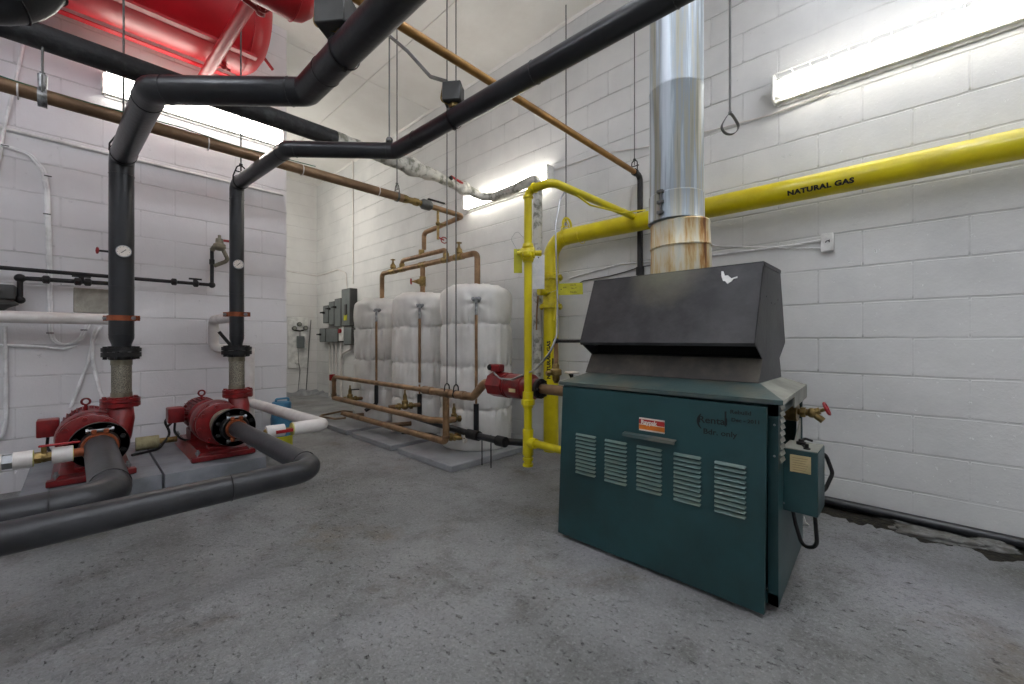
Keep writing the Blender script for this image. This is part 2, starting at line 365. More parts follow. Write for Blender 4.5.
def tag(o, label, cat, group=None):
    o['label'] = label; o['category'] = cat
    if group: o['group'] = group
    return o
def thing(name, label, cat, loc, group=None):
    o = bpy.data.objects.new(name, None); o.empty_display_size = .1; C.objects.link(o); o.location = V(loc); return tag(o, label, cat, group)
def part(o, label): o['label'] = label; return o
def struct(name, mb, mt): o = mb.build(name, mt); o['kind'] = 'structure'; return o
def dup(root, loc, label, group=None):
    r = root.copy(); C.objects.link(r); r.location = V(loc); r['label'] = label
    if group: r['group'] = group
    for ch in [c for c in bpy.data.objects if c.parent == root]:
        c = ch.copy(); C.objects.link(c); c.parent = r
        for g in [q for q in bpy.data.objects if q.parent == ch]:
            k = g.copy(); C.objects.link(k); k.parent = c
    return r
EXPO = 0.62
# ================================================================== THE ROOM
X0, Y0 = -2.6, -2.4
struct('floor', MB().mm((X0-.2, Y0-.2, -.1), (WX+.2, BY+.2, 0)), 'floor')
struct('wall_right', MB().mm((WX, Y0-.2, 0), (WX+.15, BY+.2, CZ)), 'wall_r')
struct('wall_left', MB().mm((X0-.2, WY, 0), (SX, WY+.2, CZ)), 'wall_l')
struct('wall_recess', MB().mm((SX-.2, WY+.2, 0), (SX, BY, CZ)), M['wall_r'])
struct('wall_back', MB().mm((SX-.2, BY, 0), (WX, BY+.15, CZ)), 'wall_b')
struct('wall_near', MB().mm((X0, Y0-.15, 0), (WX, Y0, CZ)), 'wall_b')
struct('wall_side', MB().mm((X0-.15, Y0, 0), (X0, WY, CZ)), 'wall_r')
# ceiling planks with thin gaps between them
mb = MB(); xs = [X0-.2, -1.4, -.2, .98, 2.18, WX+.2]
for a, b in zip(xs, xs[1:]):
    mb.mm((a+.004, Y0-.2, CZ), (b-.004, 4.28, CZ+.12)); mb.mm((a+.004, 4.288, CZ), (b-.004, BY+.2, CZ+.12))
mb.mm((X0-.2, Y0-.2, CZ+.03), (WX+.2, BY+.2, CZ+.2))
struct('ceiling', mb, 'ceil')
# rough mortar line where the right wall meets the ceiling, and along the back wall foot
def lumpy_strip(pts, w, h, seed, nrm, n=90):
    rnd = random.Random(seed); b = MB(); a, c = V(pts[0]), V(pts[1]); nrm = V(nrm); up = V((0,0,1)) if nrm.z == 0 else V((0,0,0)); rings = []
    for i in range(n+1):
        p = a.lerp(c, i/n); k = noise.noise(p*9+V((seed,0,0)))*.5+.6+rnd.uniform(-.12, .12); k2 = noise.noise(p*6+V((0,seed,0)))*.5+.6
        wv, hv = w*max(.15, k), h*max(.15, k2)
        rings.append([b.bm.verts.new(p), b.bm.verts.new(p+nrm*wv), b.bm.verts.new(p+nrm*wv*.6+V((0,0,hv*.6))), b.bm.verts.new(p+V((0,0,hv)))])
    return b.skin(rings)
struct('trim_1', lumpy_strip([(WX-.001, 1.2, CZ), (WX-.001, BY, CZ)], .016, -.045, 3, (-1, 0, 0), 160), 'ceil')
struct('trim_2', lumpy_strip([(SX+.02, BY, 0), (WX, BY, 0)], .30, .11, 5, (0, -1, 0), 40), 'slab')
struct('trim_3', lumpy_strip([(WX, 6.5, 0), (WX, BY-.05, 0)], .2, .08, 8, (-1, 0, 0), 30), 'slab')
# vertical conduits/joint on the far right wall
q = P(353, 250, x=WX-.012)
tag(MB().cyl((q.x, q.y, 1.86), (q.x, q.y, CZ), .012, n=10).build('wall_conduit', 'white'), 'thin white conduit rising from the tallest grey switch box to the ceiling', 'conduit')

# ================================================================== FLUORESCENT FIXTURES
def fixture(c, wall, label, guard=False, ln=1.2):
    """c: centre on wall plane; wall 'x' (faces -x, runs in y) or 'y' (faces -y, runs in x)"""
    t = thing('fluorescent_light', label, 'ceiling light' if False else 'light', c, 'fluorescent strip lights on the walls')
    def T(a, b, cc):        # along, out of wall, up
        return V((c[0]-b, c[1]+a, c[2]+cc)) if wall == 'x' else V((c[0]+a, c[1]-b, c[2]+cc))
    h = ln/2
    def bx(mb, a0, a1, b0, b1, c0, c1, bev=0): return mb.mm(T(a0, b0, c0), T(a1, b1, c1), bev)
    bx(MB(), -h, h, 0, .035, -.07, .07, .004).build('housing', 'whitepl', t)
    for s in (-1, 1):
        e = MB(); bx(e, s*h-.006, s*h+.006, 0, .095, -.075, .075, .003); e.build('end_plate', 'whitepl', t)
    bx(MB(), -h+.01, h-.01, .0, .012, -.085, -.07).build('rail', 'whitepl', t)
    if not guard:
        poly = [(.035, -.066), (.075, -.062), (.088, -.04), (.09, 0), (.088, .04), (.075, .062), (.035, .066)]
        m = MB(); A = [m.bm.verts.new(T(-h+.02, b, cc)) for b, cc in poly]; B = [m.bm.verts.new(T(h-.02, b, cc)) for b, cc in poly]
        m.skin([A, B]); m.build('lens', 'diff', t)
        g = MB()
        for k in range(26):
            a = -h+.04+k*(2*h-.08)/25; g.tube([T(a, .05, .069), T(a, .08, .066), T(a, .092, .045)], .0018, 0, 5)
        g.build_each('lens_rib', 'whitepl', t)
    else:
        for s in (-1, 1):
            MB().cyl(T(-h+.03, .055, s*.032), T(h-.03, .055, s*.032), .019, n=14).build('tube', 'tube', t)
            for e in (-1, 1):
                MB().box(T(e*(h-.02), .05, s*.032), (.024, .024, .03)).build('tube_holder', 'whitepl', t)
        g = MB(); n = 15
        for s, b in ((.078, .09), (-.078, .09), (.078, .03)):
            g.tube([T(-h, b, s), T(h, b, s)], .0022, 0, 6)
        for k in range(n):
            a = -h+.01+k*(2*h-.02)/(n-1)
            g.tube([T(a, .02, .078), T(a, .09, .078)], .0018, 0, 5)
        g.build('wire_guard', 'whitepl', t)
    return t
a = P(102, 86, y=WY-.05); b = P(282, 137, y=WY-.05)
fixture(((a.x+b.x)/2, WY, (a.z+b.z)/2+.01), 'y', 'lit fluorescent light on the left wall, behind the black pipes', ln=abs(b.x-a.x))
a = P(466, 202, x=WX-.05); b = P(550, 175, x=WX-.05)
fixture((WX, (a.y+b.y)/2, (a.z+b.z)/2), 'x', 'lit fluorescent light on the right wall above the wrapped tanks', ln=abs(a.y-b.y))
a = P(774, 91, x=WX-.05)
fixture((WX, a.y-.62, a.z), 'x', 'lit twin tube fluorescent light with wire guard, high on the right wall', True, ln=1.24)
# added fill lights, out of view: above the camera and on the recess wall
FILL_LIGHTS = ((.1, -.6, 0), (1.9, -.3, 0), (-1.5, .4, 0), (.9, .9, 0), (-1.5, 2.0, 0))
for i, (lx, ly, _) in enumerate(FILL_LIGHTS):
    t = thing('fluorescent_light', ['added unseen ceiling fill light just behind the camera', 'added unseen ceiling fill light near the right wall, above the camera', 'added unseen ceiling fill light to the left of the camera', 'added unseen ceiling fill light ahead of the camera, above the frame', 'added unseen ceiling fill light above the left end of the left wall'][i], 'light', (lx, ly, CZ-.5))
    MB().mm((lx-.6, ly-.03, CZ-.44), (lx+.6, ly+.03, CZ-.40), .004).build('housing', 'whitepl', t)
    for s in (-1, 1): MB().cyl((lx-.58, ly+s*.05, CZ-.47), (lx+.58, ly+s*.05, CZ-.47), .026, n=12).build('tube', 'fill_c', t)
    for s in (-1, 1): MB().cyl((lx+s*.5, ly, CZ-.41), (lx+s*.5, ly, CZ), .004, n=6).build('rod', 'steel', t)
t = thing('fluorescent_light', 'added unseen fill light on the hidden recess wall facing the wrapped tanks', 'light', (SX+.05, 6.2, 2.6))  # unseen lamp added to brighten the recess
MB().mm((SX, 5.6, 2.53), (SX+.035, 6.8, 2.67), .004).build('housing', 'whitepl', t)
MB().mm((SX+.035, 5.62, 2.535), (SX+.09, 6.78, 2.665), .02, 2).build('lens', 'fill_r', t)

# ================================================================== BOILER
BX = 1.70; by0, by1 = .335, 1.268; brx = 2.33
boiler = thing('boiler', 'dark green gas boiler cabinet with charcoal draft hood and five banks of louvers', 'boiler', (2.0, .8, 0))
cab = MB(); cab.mm((BX, by0, .03), (BX+.02, by0+.032, .75)); cab.mm((BX, by1-.03, .03), (BX+.02, by1, .75)); cab.mm((BX, by0, .70), (BX+.02, by1, .75)); cab.mm((BX, by0, .03), (BX+.02, by1, .07)); cab.mm((BX, by1-.015, .03), (brx, by1, .75)); cab.mm((brx-.015, by0+.05, .03), (brx, by1, .75))
cab.mm((BX+.05, by0+.05, 0), (brx-.05, by1-.05, .05))
SK = .027
def sy(x): return by0+SK*(x-BX)/(brx-BX)      # the side is very slightly out of square
def side(mb, x0, x1, z0, z1): mb.prism([V((x0, sy(x0), z0)), V((x1, sy(x1), z0)), V((x1, sy(x1)+.012, z0)), V((x0, sy(x0)+.012, z0))], (0, 0, z1-z0))
side(cab, BX+.02, brx, .03, .44); side(cab, BX+.02, BX+.10, .44, .75); side(cab, brx-.03, brx, .44, .75); side(cab, BX+.02, brx, .70, .75)
cab = cab.build('cabinet', 'green', boiler)
MB().mm((BX+.07, by0+.04, .06), (BX+.075, by1-.02, .74)).build('dark_gap_sheet', 'void', boiler)  # black sheet stands in for the shade behind the door
MB().mm((BX+.03, by0+.20, .05), (brx-.02, by0+.22, .74)).build('dark_side_sheet', 'void', boiler)  # black sheet gives the side opening its inner darkness
for z in (.71, .60, .52, .3): 
    MB().ball((BX-.002, by1-.010, z), .005).build('screw', 'steel', cab)
for z in (.67, .56): MB().ball((BX-.002, by0+.012, z), .004).build('screw', 'steel', cab)
# curved light panel in the side opening
cp = MB(); n = 8; A = []; Bv = []
for k in range(n+1):
    a = k/n; xx = BX+.12+(brx-.03-BX-.12)*a; zz = .44+.17*a**1.6; A.append(V((xx, sy(xx)+.004, zz)))
cp.prism([V((brx-.03, sy(brx)+.004, .43)), V((BX+.12, sy(BX+.12)+.004, .43))]+A[1:], (0, .006, 0)); cp.build('side_baffle', 'lidgrey', cab)
# door panel, sitting on the floor and leaning on the cabinet
def dq(y, z, o=0):      # the door's own plane
    return V((1.648+.010*(.72-z)*-1 - o, y, z))
dy0, dy1 = .372, 1.248
door = MB()
pl = [dq(dy0-.006, .018), dq(dy1+.012, .018), dq(dy1-.012, .742), dq(dy0-.012, .736)]
door.prism(pl, (.018, 0, 0)); door = door.build('door', 'green', boiler)
def on_door(u, v): 
    p = P(u, v, x=1.64); return p.y, p.z
for (u0, v0, u1, v1, w) in ((576, 434, 595, 437, 0), (605, 439.5, 626, 444, 0), (637, 446, 661, 450.5, 0), (674, 452.5, 700, 459, 0), (715, 461, 745, 468, 0)):
    ya, za = on_door(u0, v0); yb, zb = on_door(u1, v1); zt = (za+zb)/2; lm = MB()
    for k in range(11):
        z = zt - k*.0178
        p0 = dq(0, z, .0); 
        prof = [V((p0.x-.001, 0, z+.004)), V((p0.x-.011, 0, z-.005)), V((p0.x-.011, 0, z-.0068)), V((p0.x-.001, 0, z-.003))]
        yy0, yy1 = min(ya, yb), max(ya, yb)
        R0 = [lm.bm.verts.new(V((p0.x-.0005, yy0-.004, z+.0))) for p in prof]
        rings = [[lm.bm.verts.new(V((p.x, yy0, p.z))) for p in prof], [lm.bm.verts.new(V((p.x, yy1, p.z))) for p in prof]]
        lm.skin([R0]+rings+[[lm.bm.verts.new(V((p0.x-.0005, yy1+.004, z))) for p in prof]])
    part(lm.build('louver_bank', 'greenlt', door), 'pale dusty louver slats')
ya, za = on_door(624, 431); yb, zb = on_door(676, 441.5)
hd = MB(); z = za-.002; p = dq(0, z)
hd.prism([V((p.x, min(ya,yb), z)), V((p.x-.022, min(ya,yb), z-.004)), V((p.x-.024, min(ya,yb), z-.016)), V((p.x-.021, min(ya,yb), z-.016)), V((p.x-.019, min(ya,yb), z-.007)), V((p.x, min(ya,yb), z-.004))], (0, abs(yb-ya), 0))
hd.build('door_handle', 'lid', door)
# sticker
ya, za = on_door(638.5, 417.5); yb, zb = on_door(664, 432); yl, yr = max(ya, yb), min(ya, yb); zt, zb = .642, .588
st = MB(); x = dq(0, .6).x-.0015
st.mm((x, yr, zb), (x+.002, yl, zt))
st.m(1).mm((x-.001, yr, zb+.028), (x+.001, yl, zt-.006)); st.m(2).mm((x-.001, yr, zb+.006), (x+.001, yl, zb+.025))
st.m(0).text('Raypak', .024, (x-.0012, (yl+yr)/2+.012, zb+.036), (0, -1, 0), (0, 0, 1), .0004, .0009)
part(st.build('sticker', ['stwhite', 'stred', 'storg'], door), 'red and orange maker sticker with white lettering')
mk = MB(); x = dq(0, .65).x-.0012
def scrib(txt, u, v, size): 
    y, z = on_door(u, v); mk.text(txt, size, (x, y, z), (0, -1, .02), (0, 0, 1), .0003, .0005, wide=1.15)
scrib('Rental', 712, 421, .036); scrib('(', 698, 420, .06); scrib('|', 725, 418, .06); scrib('Rebuild', 740, 413, .02); scrib('Dec - 2011', 745, 421.5, .018); scrib('Bdr. only', 719, 433.5, .028)
mk.build('handwriting', 'inkgreen', door)
# lid
lid = MB(); lz0, lz1, lz2 = .748, .764, .80
b0 = [V((1.652, .312, lz0)), V((1.652, 1.262, lz0)), V((2.33, 1.262, lz0)), V((2.33, .346, lz0))]
b1 = [p+V((0, 0, lz1-lz0)) for p in b0]
tp = [V((1.845, .425, lz2)), V((1.845, 1.22, lz2)), V((2.235, 1.22, lz2)), V((2.235, .425, lz2))]
r = [[lid.bm.verts.new(p) for p in q] for q in (b0, b1, tp)]
lid._face(r[0][::-1]); lid._face(r[2])
for A, B in ((r[0], r[1]), (r[1], r[2])):
    for k in range(4):
        lid.mi = 1 if (k == 3) else 0
        lid._face([A[k], A[(k+1) % 4], B[(k+1) % 4], B[k]])
lid.mi = 1; lid.prism([V((1.93, .326, .705)), V((2.33, .346, .705)), V((2.33, .346, .75)), V((1.93, .326, .75))], (0, .006, 0))
lid = lid.build('lid', ['lid', 'lidgrey'], boiler)
# draft hood: side profile (x, z), front open between lip and waist
hy0, hy1 = .43, 1.235
prof = [(1.848, .80), (1.905, .893), (1.792, .958), (1.926, 1.287), (2.213, 1.287), (2.318, .96), (2.20, .89), (2.235, .80)]
hood = MB()
for y in (hy0, hy1-.004): hood.prism([V((a, y, b)) for a, b in prof], (0, .004, 0))
def slab(mb, p, q, th=.004):
    p, q = V((p[0], hy0, p[1])), V((q[0], hy0, q[1])); n = (q-p).cross(V((0,1,0))).normalized()*th
    mb.prism([p, q, q+n, p+n], (0, hy1-hy0, 0))
slab(hood, prof[2], prof[3], -.004); slab(hood, prof[3], prof[4]); slab(hood, prof[4], prof[5]); slab(hood, prof[5], prof[6]); slab(hood, prof[6], prof[7])
slab(hood, (1.792, .958), (1.80, .945), .004)
hood = hood.build('draft_hood', 'hood', boiler)
lo = MB(); slab(lo, prof[0], prof[1]); part(lo.build('hood_base_panel', 'hooddark', boiler), 'soot stained lower hood panel')
ib = MB(); slab(ib, (1.96, .90), (1.99, 1.25)); ib.mm((1.905, hy0+.004, .893), (2.19, hy1-.004, .897)); ib.build('hood_dark_backing', 'void', boiler)  # black backing sheets put in to keep the hood opening dark
sf = MB(); sf.prism([V((1.93-.004+ -.001, hy0+.004, 1.272)), V((2.208, hy0+.004, 1.272)), V((2.213, hy0+.004, 1.287)), V((1.926, hy0+.004, 1.287))], (0, -.008, 0)); sf.build('hood_seam', 'hood', boiler)
# pale dust round the foot of the flue: a stain with its own shape on the hood sheet
hm_, ht, hb = M['hood'], M['hood'].node_tree, M['hood'].node_tree.nodes['Principled BSDF']
vd = node(ht, 'ShaderNodeVectorMath', operation='DISTANCE'); vd.inputs[1].default_value = (1.96, .84, 1.29); L(ht, pos(ht), vd.inputs[0])
nz = node(ht, 'ShaderNodeTexNoise', i_Scale=12.0, i_Detail=6); L(ht, pos(ht), nz.inputs['Vector'])
ad = node(ht, 'ShaderNodeMath', operation='MULTIPLY_ADD'); L(ht, nz.outputs['Fac'], ad.inputs[0]); ad.inputs[1].default_value = .12; L(ht, vd.outputs['Value'], ad.inputs[2])
rg = node(ht, 'ShaderNodeMapRange'); rg.inputs['From Min'].default_value = .12; rg.inputs['From Max'].default_value = .27; rg.inputs['To Min'].default_value = .75; rg.inputs['To Max'].default_value = 0; L(ht, ad.outputs[0], rg.inputs['Value'])
mxh = node(ht, 'ShaderNodeMix', data_type='RGBA'); mxh.inputs['B'].default_value = sr((112, 110, 92)); src_ = hb.inputs['Base Color'].links[0].from_socket
L(ht, src_, mxh.inputs['A']); L(ht, rg.outputs['Result'], mxh.inputs['Factor']); L(ht, mxh.outputs['Result'], hb.inputs['Base Color'])
# paint chip on the hood front
pc = MB()
def onhood(u, v): 
    # plane through lip and top edge
    a, b = V((1.792, 0, .958)), V((1.926, 0, 1.287)); n = (b-a).cross(V((0, 1, 0))).normalized(); o = V((0, 0, H)); d = P(u, v, d=1)-o
    t = (a-o).dot(n)/d.dot(n); return o+d*t+n*(.0025 if n.x < 0 else -.0025)
ch = [(721.5, 271.5), (723.5, 271.5), (725, 276), (728, 275.5), (731.5, 278.5), (737.5, 276.5), (737.5, 278), (733.5, 279), (731.5, 281.5), (727.5, 284), (725, 281), (723, 281), (721.5, 276)]
pc.prism([onhood(*q) for q in ch], (.0022, 0, -.0009)); part(pc.build('paint_chip', 'whitepl', hood), 'bare white chip in the paint')
for (u, v) in ((766.6, 296.5), (771.5, 303), (775, 304), (778, 300)):
    q = P(u, v, y=hy0-.001); MB().cyl(q, q+V((0, .003, 0)), .003, n=8).build('bolt_hole', 'void', hood)
# side louvers, header flange and drain valve
sl = MB()
for k in range(9):
    z = .735-k*.0235; y = by0-.0
    sl.prism([V((BX+.022, y, z)), V((BX+.022, y-.005, z-.013)), V((BX+.022, y-.005, z-.0155)), V((BX+.022, y, z-.01))], (.066, 0, 0))
part(sl.build('side_louver', 'lidgrey', boiler), 'grey louver strip beside the side opening')
hdr = P(797, 412, y=by0+.03); hp = MB()
hp.lathe([(0, .075), (.02, .075), (.02, .05), (.05, .045), (.16, .045)], (hdr.x+.02, by0+.19, hdr.z), (0, -1, 0), 20); hp.build('water_header', 'brass', boiler)
va = V((hdr.x+.02, by0+.03, hdr.z))
vb = va+V((0, -.052, 0)); dv = MB(); dv.cyl(va, vb, .015); dv.hexnut(va+V((0, -.02, 0)), (0, 1, 0), .024, .018); dv.ball(vb, .022); dv.cyl(vb, vb+V((.0, -.04, -.03)), .014); dv.cyl(vb, vb+V((0, -.045, .02)), .008); dv.hexnut(vb+V((0, -.02, .01)), (0, -1, .4), .016, .018)
dv = dv.build('drain_valve', 'brass', boiler)
hw = vb+V((0, -.052, .024)); w = MB(); w.torus(hw, (0, -1, .45), .026, .005, 20, 6)
for k in range(4):
    X_, Y_ = w.frame((0, -1, .45)); e = X_*math.cos(k*math.pi/2)+Y_*math.sin(k*math.pi/2); w.cyl(hw, hw+e*.026, .004, n=6)
w.ball(hw, .009); part(w.build('handwheel', 'redwheel', dv), 'red handwheel')
# junction/ignition box on the side
jb = MB(); jb.mm((1.80, .235, .342), (1.955, by0+.012, .572), .003); jb.m(1).mm((1.802, .237, .571), (1.953, by0+.010, .5735))
jb = jb.build('control_box', ['green', 'lidgrey'], boiler)
lp = MB(); a = P(790, 454, x=1.80); b = P(811, 476, x=1.80); lp.mm((1.7985, b.y, b.z+.004), (1.80, a.y, a.z))
lp.m(1)
for k in range(7): lp.mm((1.798, b.y+.008+(k % 3)*.004, a.z-.010-k*.0085), (1.7986, a.y-.008, a.z-.0085-k*.0085-.004+.0015))
part(lp.build('label', ['paper', 'fadedpen'], jb), 'cream instruction label')
for (u, v) in ((783.5, 457), (783.5, 503)): 
    q = P(u, v, x=1.798); MB().ball(q, .004).build('screw', 'steel', jb)
kn = MB(); kn.cyl((1.83, .272, .573), (1.83, .272, .592), .006); kn.cyl((1.83, .272, .573), (1.83, .272, .578), .011); kn.lathe([(0, .016), (.01, .016), (.012, .010), (.02, .008)], (1.90, .30, .573), (0, 0, 1), 12); kn.cyl((1.83, .272, .574), (1.90, .30, .574), .004, n=6); kn.tube([(1.90, .30, .588), (1.915, .29, .594), (1.93, .27, .586)], .005, .01, 6); kn.build('cable_gland', 'iron', jb)
hs = MB(); hs.tube([(1.94, .25, .54), (1.985, .235, .53), (1.995, .215, .46), (1.97, .235, .40), (1.945, .26, .38)], .007, .03, 8); hs.build('hose', 'iron', jb)
hs = MB(); hs.tube([(1.90, .26, .345), (1.90, .25, .20), (1.93, .30, .17), (1.97, .33, .24), (1.99, .345, .30)], .007, .04, 8); hs.build('cable', 'iron', jb)

# ------------------------------------------------------------------ flue
fx, fy = 2.064, .846
flue = thing('flue_pipe', 'galvanised flue stack rising from the boiler hood to the ceiling', 'flue', (fx, fy, 1.287))
MB().lathe([(0, .144), (.138, .140), (.14, .136)], (fx+.020, fy-.014, 1.289), (0, 0, 1), 40).build('flue_base', 'rust', flue)
MB().lathe([(0, .143), (.006, .145), (.012, .141), (.10, .138), (.12, .14), (.128, .1345)], (fx+.018, fy-.014, 1.425), (-.03, .015, 1), 40).build('flue_adjuster', 'rust', flue)
MB().lathe([(0, .133), (.004, .134), (.008, .131), (.13, .130), (.135, .126)], (fx, fy, 1.552), (0, 0, 1), 40).build('collar', 'galv', flue)
st = MB(); st.lathe([(0, .126), (.51, .126), (.514, .128), (.522, .128), (.526, .126), (1.42, .126), (1.424, .128), (1.432, .128), (1.436, .126), (CZ-1.688, .126)], (fx, fy, 1.686), (0, 0, 1), 40); st.build('stack', 'galv', flue)
lt = MB(); q = P(655, 200, d=1.96); n = (q-V((fx, fy, q.z))).normalized(); q = V((fx, fy, q.z))+n*.138
lt.cyl(q+V((0, 0, -.06)), q+V((0, 0, .06)), .006, n=8)
for s in (-.05, 0, .05): lt.box(q+V((0, 0, s))+n*.0, (.02, .03, .012))
lt.build('latch', 'rodst', flue)

# ================================================================== YELLOW GAS PIPING
GX, GZ = 2.855, 1.831; gv = P(551, 380, x=GX)
gas = thing('gas_main', 'thick yellow natural gas pipe along the right wall, turning down to the floor', 'gas pipe', (GX, gv.y, 0))
MB().tube([(GX, -1.6, GZ-.01), (GX, gv.y, GZ+.015), (GX, gv.y, .0)], .066, .17, 24).build('pipe', 'yellow', gas)
mb = MB()
for y in (-.38, 1.95): mb.torus((GX, y, GZ), (0, 1, 0), .0665, .0035, 28, 6)
mb.torus((GX, gv.y, 1.56), (0, 0, 1), .067, .003, 28, 6); mb.build_each('weld_seam', 'yellow', gas)
z1, z0 = P(551, 278, x=GX).z, P(551, 307, x=GX).z
vb_ = MB(); c = V((GX, gv.y, 0))
for z in (z1, z0): vb_.cyl(c+V((0, 0, z-.012)), c+V((0, 0, z+.012)), .102, n=24)
vb_.lathe([(0, .085), (.05, .07), (z1-z0-.05, .07), (z1-z0, .085)], c+V((0, 0, z0)), (0, 0, 1), 20)
for k in range(8):
    a = k*math.pi/4+.3
    for z in (z1, z0): vb_.hexnut(c+V((.088*math.cos(a), .088*math.sin(a), z)), (0, 0, 1), .012, .046)
vb_.cyl(c+V((-.02, -.02, (z0+z1)/2)), c+V((-.14, .02, (z0+z1)/2)), .034); vb_.cyl(c+V((0, -.03, (z0+z1)/2)), c+V((0, -.11, (z0+z1)/2)), .02)
vb_.hexnut(c+V((-.125, .02, (z0+z1)/2)), (1, -.2, 0), .022, .03)
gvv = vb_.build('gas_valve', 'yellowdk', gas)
MB().box(c+V((-.06, -.10, z0-.035)), (.012, .02, .17), V((0,0,1)).rotation_difference(V((.1,-.1,1))).to_matrix()).build('valve_lever', 'yellow', gvv)
lt = MB(); q = P(819, 183, x=GX-.066)
lt.text('NATURAL GAS', .036, (GX, q.y, GZ), (0, -1, 0), V((-.45, 0, 1)).normalized(), .0004, .0019, wrap=.0665, wide=1.16, sp=1.08)
lt.build('lettering', 'ink', gas)
lt = MB(); q = P(548, 360, x=GX-.066); n = V((-.75, -.66, 0)).normalized(); 
lt.text('NATURAL  GAS', .043, (GX, gv.y, q.z), (0, 0, 1), V((-.37, .93, 0)).normalized(), .0004, .002, wrap=.0665, wide=1.1)
lt.build('lettering', 'ink', gas); lt = MB(); lt.box(V((GX, gv.y, q.z-.04))+V((-.62, -.785, 0))*.0665, (.014, .002, .11), V((0, -1, 0)).rotation_difference(V((-.62, -.785, 0))).to_matrix())
lt.build('flow_mark', 'ink', gas)

gx = 1.85; tp_ = P(528, 190, x=gx); cn = P(552, 183, x=gx); gy, gz = tp_.y, tp_.z
br = thing('gas_branch', 'thin yellow gas riser with valve and drip leg left of the boiler', 'gas pipe', (gx, gy, .2))
tz = P(528, 442, x=gx).z
MB().tube([(gx, gy, .222), (gx, gy, gz), (gx, cn.y, gz), (GX-.02, cn.y, gz+.01)], .024, .05, 16).build('pipe', 'yellow', br)
f = MB()
for z in (.227, .262): f.cyl((gx, gy, z-.008), (gx, gy, z+.008), .031)
f.lathe([(0, .030), (.006, .033), (.05, .031), (.11, .031), (.15, .033), (.156, .030)], (gx, gy, tz-.078), (0, 0, 1), 18)
f.cyl((gx, gy, tz), (gx, gy-.06, tz), .031); f.cyl((gx, gy, tz+.30-.06), (gx, gy, tz+.30-.0), .032)
uz = P(528, 403, x=gx).z; f.lathe([(0, .029), (.015, .033), (.02, .04), (.05, .04), (.055, .033), (.07, .03)], (gx, gy, uz-.03), (0, 0, 1), 8)
f.cyl((gx, gy, gz-.05), (gx, gy, gz-.035), .031); f.cyl((gx, gy-.045, gz), (gx, gy-.055, gz), .031)
f.build_each('fitting', 'yellow', br)
MB().tube([(gx, gy-.05, tz), (gx, by1+.0, tz-.005)], .022, 0, 14).build('branch_outlet', 'yellow', br)
cz_ = P(528, 253, x=gx).z; v_ = MB(); v_.lathe([(0, .030), (.02, .036), (.03, .03), (.05, .04), (.08, .03), (.09, .036), (.11, .030)], (gx, gy, cz_-.055), (0, 0, 1), 16)
v_.cyl((gx+.0, gy, cz_), (gx+.06, gy-.05, cz_), .016); v_.cyl((gx, gy, cz_), (gx-.04, gy+.05, cz_), .014); v_.hexnut((gx+.055, gy-.045, cz_), (1, -1, 0), .018, .02); v_.cyl((gx+.02, gy-.035, cz_), (gx-.02, gy+.035, cz_), .034, n=8); v_.box((gx+.03, gy+.01, cz_+.01), (.06, .05, .05), Matrix.Rotation(.6, 3, 'Z'), .012); v_.box((gx-.03, gy-.02, cz_-.015), (.05, .05, .045), Matrix.Rotation(.3, 3, 'Z'), .012)
v_.build('gas_valve', 'yellow', br)
MB().tube([P(572, 190, y=cn.y, )+V((0,0,-.012)), P(590, 205, y=cn.y-.03), P(622, 213, y=cn.y-.03), P(645, 210, y=cn.y-.03)], .006, .02, 8).build('strap_wire', 'yellow', br)

def hanging_tag(name_label, c, w, h, mt, tilt=0, lines=0, mt2='ink', wire=None, hor=False):
    t = thing('hanging_tag', name_label, 'tag', c)
    R = Matrix.Rotation(math.radians(45), 3, 'Z') @ Matrix.Rotation(math.radians(tilt), 3, 'Y')
    # plate facing the room (towards -x -y)
    R = Matrix.Rotation(-math.atan2(.72, .69), 3, 'Z') @ Matrix.Rotation(math.radians(tilt), 3, 'Y')
    mb = MB(); mb.box(c, (w, .002, h), R, .0006); mb.m(1).cyl(V(c)+R @ V((-w*.38 if hor else 0, -.0012, 0 if hor else h*.42)), V(c)+R @ V((-w*.38 if hor else 0, .0012, 0 if hor else h*.42)), .004, n=10)
    mb.build('plate', [mt, 'ink'], t)
    if lines:
        k = MB(); 
        for (dx, dz, s, tx) in lines: k.text(tx, s, V(c)+R @ V((dx, -.0014, dz)), R @ V((1, 0, 0)), R @ V((0, 0, 1)), .0002, 0)
        k.build('writing', mt2, t)
    if wire: MB().tube(wire, .0014, .02, 6).build('wire', 'steel', t)
    return t
c = P(518, 261, d=2.5); hanging_tag('plain yellow tag wired to the valve of the thin gas riser', c, .05, .145, 'yellowtag', 0, 0, wire=[c+V((0, 0, .06)), c+V((-.03, .03, .13)), c+V((.0, .01, .19)), V((gx-.02, gy, cz_+.07))])
c = P(538.5, 272, d=2.62); hanging_tag('blank white tag on a ring between the two yellow pipes', c, .075, .215, 'whitetag', 0, 0, wire=[c+V((0, 0, .095)), c+V((.02, -.01, .135)), c+V((0, 0, .165)), V((gx+.055, gy-.045, cz_+.012))])
c = P(570.5, 289, d=3.2); hanging_tag('yellow tag with black writing at the gas main shutoff valve', c, .19, .09, 'yellowtag', -2, [(-.045, .012, .022, 'H4'), (.02, .03, .016, 'VALVE'), (.025, .004, .018, 'No. 7'), (.02, -.026, .02, 'MAIN')], hor=True, wire=[c+V((-.055, .055, 0)), V((GX-.09, gv.y-.03, c.z+.005))])

